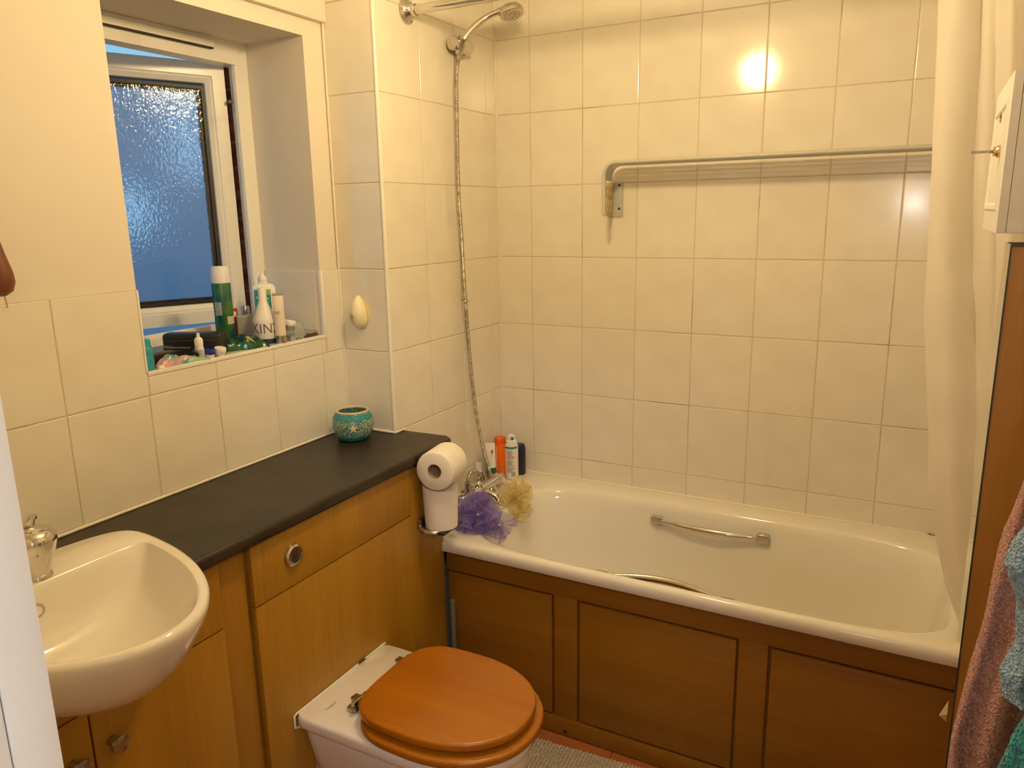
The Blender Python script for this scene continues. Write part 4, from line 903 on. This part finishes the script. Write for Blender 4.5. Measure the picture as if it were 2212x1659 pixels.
obj('gold_label', MB().add([(-.216, -1.052, SZ+.034), (-.211, -1.042, SZ+.034), (-.198, -1.028, SZ+.012), (-.203, -1.038, SZ+.012)], [(0, 1, 2, 3)]), M_gold, GP)
CF = thing('clear_wrapper', 'crinkled clear film wrapper lying behind the black case', 'wrapper', (-.33, -1.06, SZ))
obj('film', crumple((-.335, -1.078, SZ), .040, .024, .050, 8, R(70), 34, 22, 45), M_bag, CF, 25)
WR = thing('floral_pouch', 'pink and teal printed film pouch beside the cyan bottle', 'pouch', (-.235, -1.31, SZ))
obj('pouch', crumple((-.2085, -1.288, SZ), .048, .016, .030, 12, R(88), 34, 20, 30), mottle(mat('pink_teal_print', (.4, .3, .3), .25), (.05, .28, .28), (.62, .34, .36), 30, detail=2, lo=.40, hi=.60), WR, 25)
GS = thing('green_sachet', 'flat pale green sachet lying at the sill edge', 'sachet', (-.205, -1.24, SZ))
obj('sachet', crumple((-.197, -1.237, SZ), .036, .0105, .014, 21, R(80), 26, 16, 40), mat('pale_green_film', (.28, .46, .28), .3), GS, 25)
# right-hand clutter
JR = thing('small_jar', 'small white lidded jar in a clear bag at the right of the sill', 'jar', (-.255, -.845, SZ))
Tm = Matrix.Translation((-.262, -.845, SZ+.018)) @ Matrix.Rotation(R(-14), 4, 'X')
obj('jar_body', MB().lathe([(0, 0), (.018, 0), (.020, .004), (.020, .016)], 28, Tm), M_navy, JR)
obj('lid', MB().lathe([(.021, .015), (.0215, .018), (.0215, .030), (.019, .032), (0, .0325)], 28, Tm), M_white, JR)
PBg = thing('clear_bag', 'crumpled clear plastic bag around the small white jar', 'bag', (-.27, -.84, SZ))
obj('film', crumple((-.262, -.842, SZ), .040, .034, .052, 31, .3, 30, 26, 60), M_bag, PBg, 25)
def blister(c, ang, lab, nx_, ny_, tilt=0):
    B_ = thing('blister_pack', lab, 'blister pack', c, 'tablet blister packs')
    ca_, sa_ = math.cos(ang), math.sin(ang)
    T_ = Matrix.Translation(c) @ Matrix.Rotation(ang, 4, 'Z') @ Matrix.Rotation(tilt, 4, 'Y')
    bm_ = MB().box(-.006*nx_-.002, .006*nx_+.002, -.006*ny_-.002, .006*ny_+.002, 0, .001)
    obj('foil_sheet', MB().add([T_ @ Vector(p) for p in bm_.v], bm_.f), mat('foil', (.30, .28, .27), .3, .9), B_)
    for i in range(nx_):
        for j_ in range(ny_):
            obj('blister', MB().lathe([(.0045, .001), (.0042, .0035), (.0025, .0048), (0, .005)], 12, T_ @ Matrix.Translation((-.006*nx_+.006+.012*i, -.006*ny_+.006+.012*j_, 0))), M_silver, B_)
blister((-.222, -.868, SZ), R(20), 'silver tablet blister pack lying flat in front of the jar', 4, 2)
blister((-.250, -.870, SZ+.006), R(50), 'silver tablet blister pack lying on top under the jar', 3, 2, R(4))
tag(obj('nail_clipper', MB().box(-.206, -.197, -.840, -.795, SZ, SZ+.003, .001).tube([(-.201, -.838, SZ+.004), (-.203, -.79, SZ+.008)], .002, 8), mat('dark_steel', (.12, .11, .11), .3, .8)), 'dark metal nail clipper at the right end of the sill edge', 'nail clipper')
tag(obj('tweezers', MB().tube([(-.240, -.800, SZ+.0025), (-.203, -.779, SZ+.0025)], .0022, 8).tube([(-.240, -.800, SZ+.0025), (-.21, -.778, SZ+.0025)], .0022, 8), mat('reddish_metal', (.25, .10, .08), .35, .6)), 'thin reddish tweezers in the right corner of the sill', 'tweezers')
cb = MB().box(-.199, -.193, -.905, -.885, SZ, SZ+.013, .0006)
for k in range(7): cb.box(-.199, -.193, -.9045+.0028*k, -.9030+.0028*k, SZ+.013, SZ+.022)
tag(obj('hair_claw', cb, M_greybox), 'tiny grey hair clip with teeth beside the cream tube', 'hair clip')

# ------------------------------------------------------------------ medicine cabinet, cupboard, towels at the right
MC = thing('medicine_cabinet', 'small white lockable wall cabinet with a key in its door', 'cabinet', (1.56, -1.05, 1.52))
obj('cabinet_body', MB().box(1.5022, X_R-.0005, -1.200, -.900, 1.522, 1.745, .002), M_cabinet, MC)
dr = obj('door', MB().box(1.490, 1.502, -1.2, -.90, 1.522, 1.745, .002), M_cabinet, MC)
obj('door_moulding', MB().frame(-1.170, -.930, 1.552, 1.715, [(0, 0), (.004, .003), (.010, .003), (.014, 0)], lambda u, h, z: (1.4902-h, u, z)), M_cabinet, dr)
obj('emblem', MB().box(1.4885, 1.4898, -1.05, -1.03, 1.690, 1.706).box(1.4885, 1.4898, -1.048, -1.032, 1.696, 1.700), M_greybox, dr)
obj('lock', MB().lathe([(0, 0), (.0095, 0), (.0095, .003), (.007, .006), (.007, .009), (0, .009)], 20, Matrix.Translation((1.490, -1.10, 1.642)) @ Matrix.Rotation(R(-90), 4, 'Y')), M_brass, dr)
ky = obj('key', MB().tube([(1.482, -1.10, 1.642), (1.476, -1.10, 1.642)], .0025, 8).box(1.452, 1.478, -1.1045, -1.0955, 1.6405, 1.6440, .001), M_bronze, dr)
CU = thing('wood_panel', 'tall wood-laminate panel with dark green edge below the white cabinet', 'panel', (1.56, -1.16, 0))
obj('board', MB().box(1.5125, X_R-.0005, -1.199, -1.118, 0, 1.503), M_cupwood, CU)
obj('edge_strip', MB().box(1.5100, 1.5125, -1.2005, -1.1985, 0, 1.506).box(1.5125, X_R-.0005, -1.2005, -1.118, 1.503, 1.5065), M_edge, CU)
obj('mirror_strip', MB().box(1.5100, 1.5124, -1.1984, -1.118, .02, 1.506), mat('mirror', (.8, .82, .78), .03, 1), CU)

def towel(name, lab, mat_, y0, xl, zt, zb, xr, thick, seed, folds=3, parts=None, cat='towel'):
    t_ = thing(name, lab, cat, (xr, y0, zt))
    nz_ = 220; nu = 90
    def f(u, v):
        z = zb+(zt-zb)*v; l = interp(z, xl); w_ = xr-l
        a = 2*math.pi*u; cx_ = (l+xr)/2
        p = .62
        x = cx_ + w_/2*math.copysign(abs(math.cos(a))**p, math.cos(a))
        y = y0 + thick*math.copysign(abs(math.sin(a))**.8, math.sin(a))*(1+.35*math.sin(folds*6*(x-l)/.12+2*v+seed)) + .012*math.sin(8*v+seed+3*u)
        n_ = .0010*noise.noise((x*300, y*300, z*300+seed)) + .006*noise.noise((x*14, y*14, z*8+seed))
        d = Vector((x-cx_, y-y0, 0)); d = d.normalized() if d.length > 1e-6 else d
        return (min(x+d.x*n_, xr+.002), y+d.y*n_, z + .0004*noise.noise((x*140, z*140, seed)))
    m = MB().grid(nu, nz_, f, True)
    n0 = len(m.v); m.f.append(tuple(range(nu))[::-1]); m.f.append(tuple(n0-nu+k for k in range(nu)))
    obj('cloth', m, mat_, t_, 80)
    obj('hook', MB().tube([(X_R, y0, zt+.02), (X_R-.03, y0, zt+.01), (X_R-.035, y0, zt+.035)], .004, 8), M_steel, t_)
    return t_
XT = X_R-.004
towel('bath_towel', 'pink terry towel hanging at the right edge of the picture', M_pink, -1.545, [(.4, 1.478), (.92, 1.484), (1.0, 1.492), (1.08, 1.500), (1.19, 1.508), (1.26, 1.519), (1.34, 1.545)], 1.36, .45, XT, .030, 1)
towel('hanging_cloth', 'blue-grey fluffy cloth hanging in front of the pink towel', M_bluet, -1.655, [(1.0, 1.520), (1.06, 1.512), (1.085, 1.508), (1.12, 1.522), (1.17, 1.517), (1.195, 1.508), (1.215, 1.501), (1.235, 1.505), (1.27, 1.522), (1.34, 1.56)], 1.34, 1.06, XT, .024, 5)
towel('hand_towel', 'teal terry towel low at the bottom right corner', M_tealt, -1.765, [(.5, 1.468), (.95, 1.484), (1.03, 1.496), (1.09, 1.508), (1.13, 1.522), (1.17, 1.56)], 1.18, .5, XT, .025, 9)

# ------------------------------------------------------------------ bath mat
BM = thing('bath_mat', 'beige looped cotton bath mat on the floor beside the bath', 'bath mat', (.9, -.95, 0))
obj('backing', MB().box(.500, 1.20, -1.05, -.708, .0005, .007, .003), M_mat, BM)
rn = np.random.RandomState(3)
ico = bmesh.new(); bmesh.ops.create_icosphere(ico, subdivisions=1, radius=1); ico.verts.index_update()
iv = np.array([v.co[:] for v in ico.verts]); fi = np.array([[v.index for v in f.verts] for f in ico.faces]); ico.free()
P = []
for i, x in enumerate(np.arange(.506, 1.196, .0105)):
    for y in np.arange(-1.044, -.713, .0075): P.append((x+rn.uniform(-.0014, .0014), y+rn.uniform(-.0015, .0015), .0085+rn.uniform(-.001, .0015)))
P = np.array(P); rr = rn.uniform(.0042, .0056, len(P))
V = (P[:, None, :] + iv[None]*rr[:, None, None]*np.array([1.0, .95, 1.1])).reshape(-1, 3)
Fc = (fi[None] + (np.arange(len(P))*len(iv))[:, None, None]).reshape(-1, 3)
me = bpy.data.meshes.new('loop_pile'); me.from_pydata((V-np.array([.9, -.95, 0])).tolist(), [], Fc.tolist()); me.update(); me.polygons.foreach_set('use_smooth', [True]*len(me.polygons)); me.materials.append(M_mat)
o = obj('loop_pile', None, None, BM, me=me); o['kind'] = 'stuff'
BM.location = (.9129, -.9355, 0); BM.rotation_euler = (0, 0, R(4))
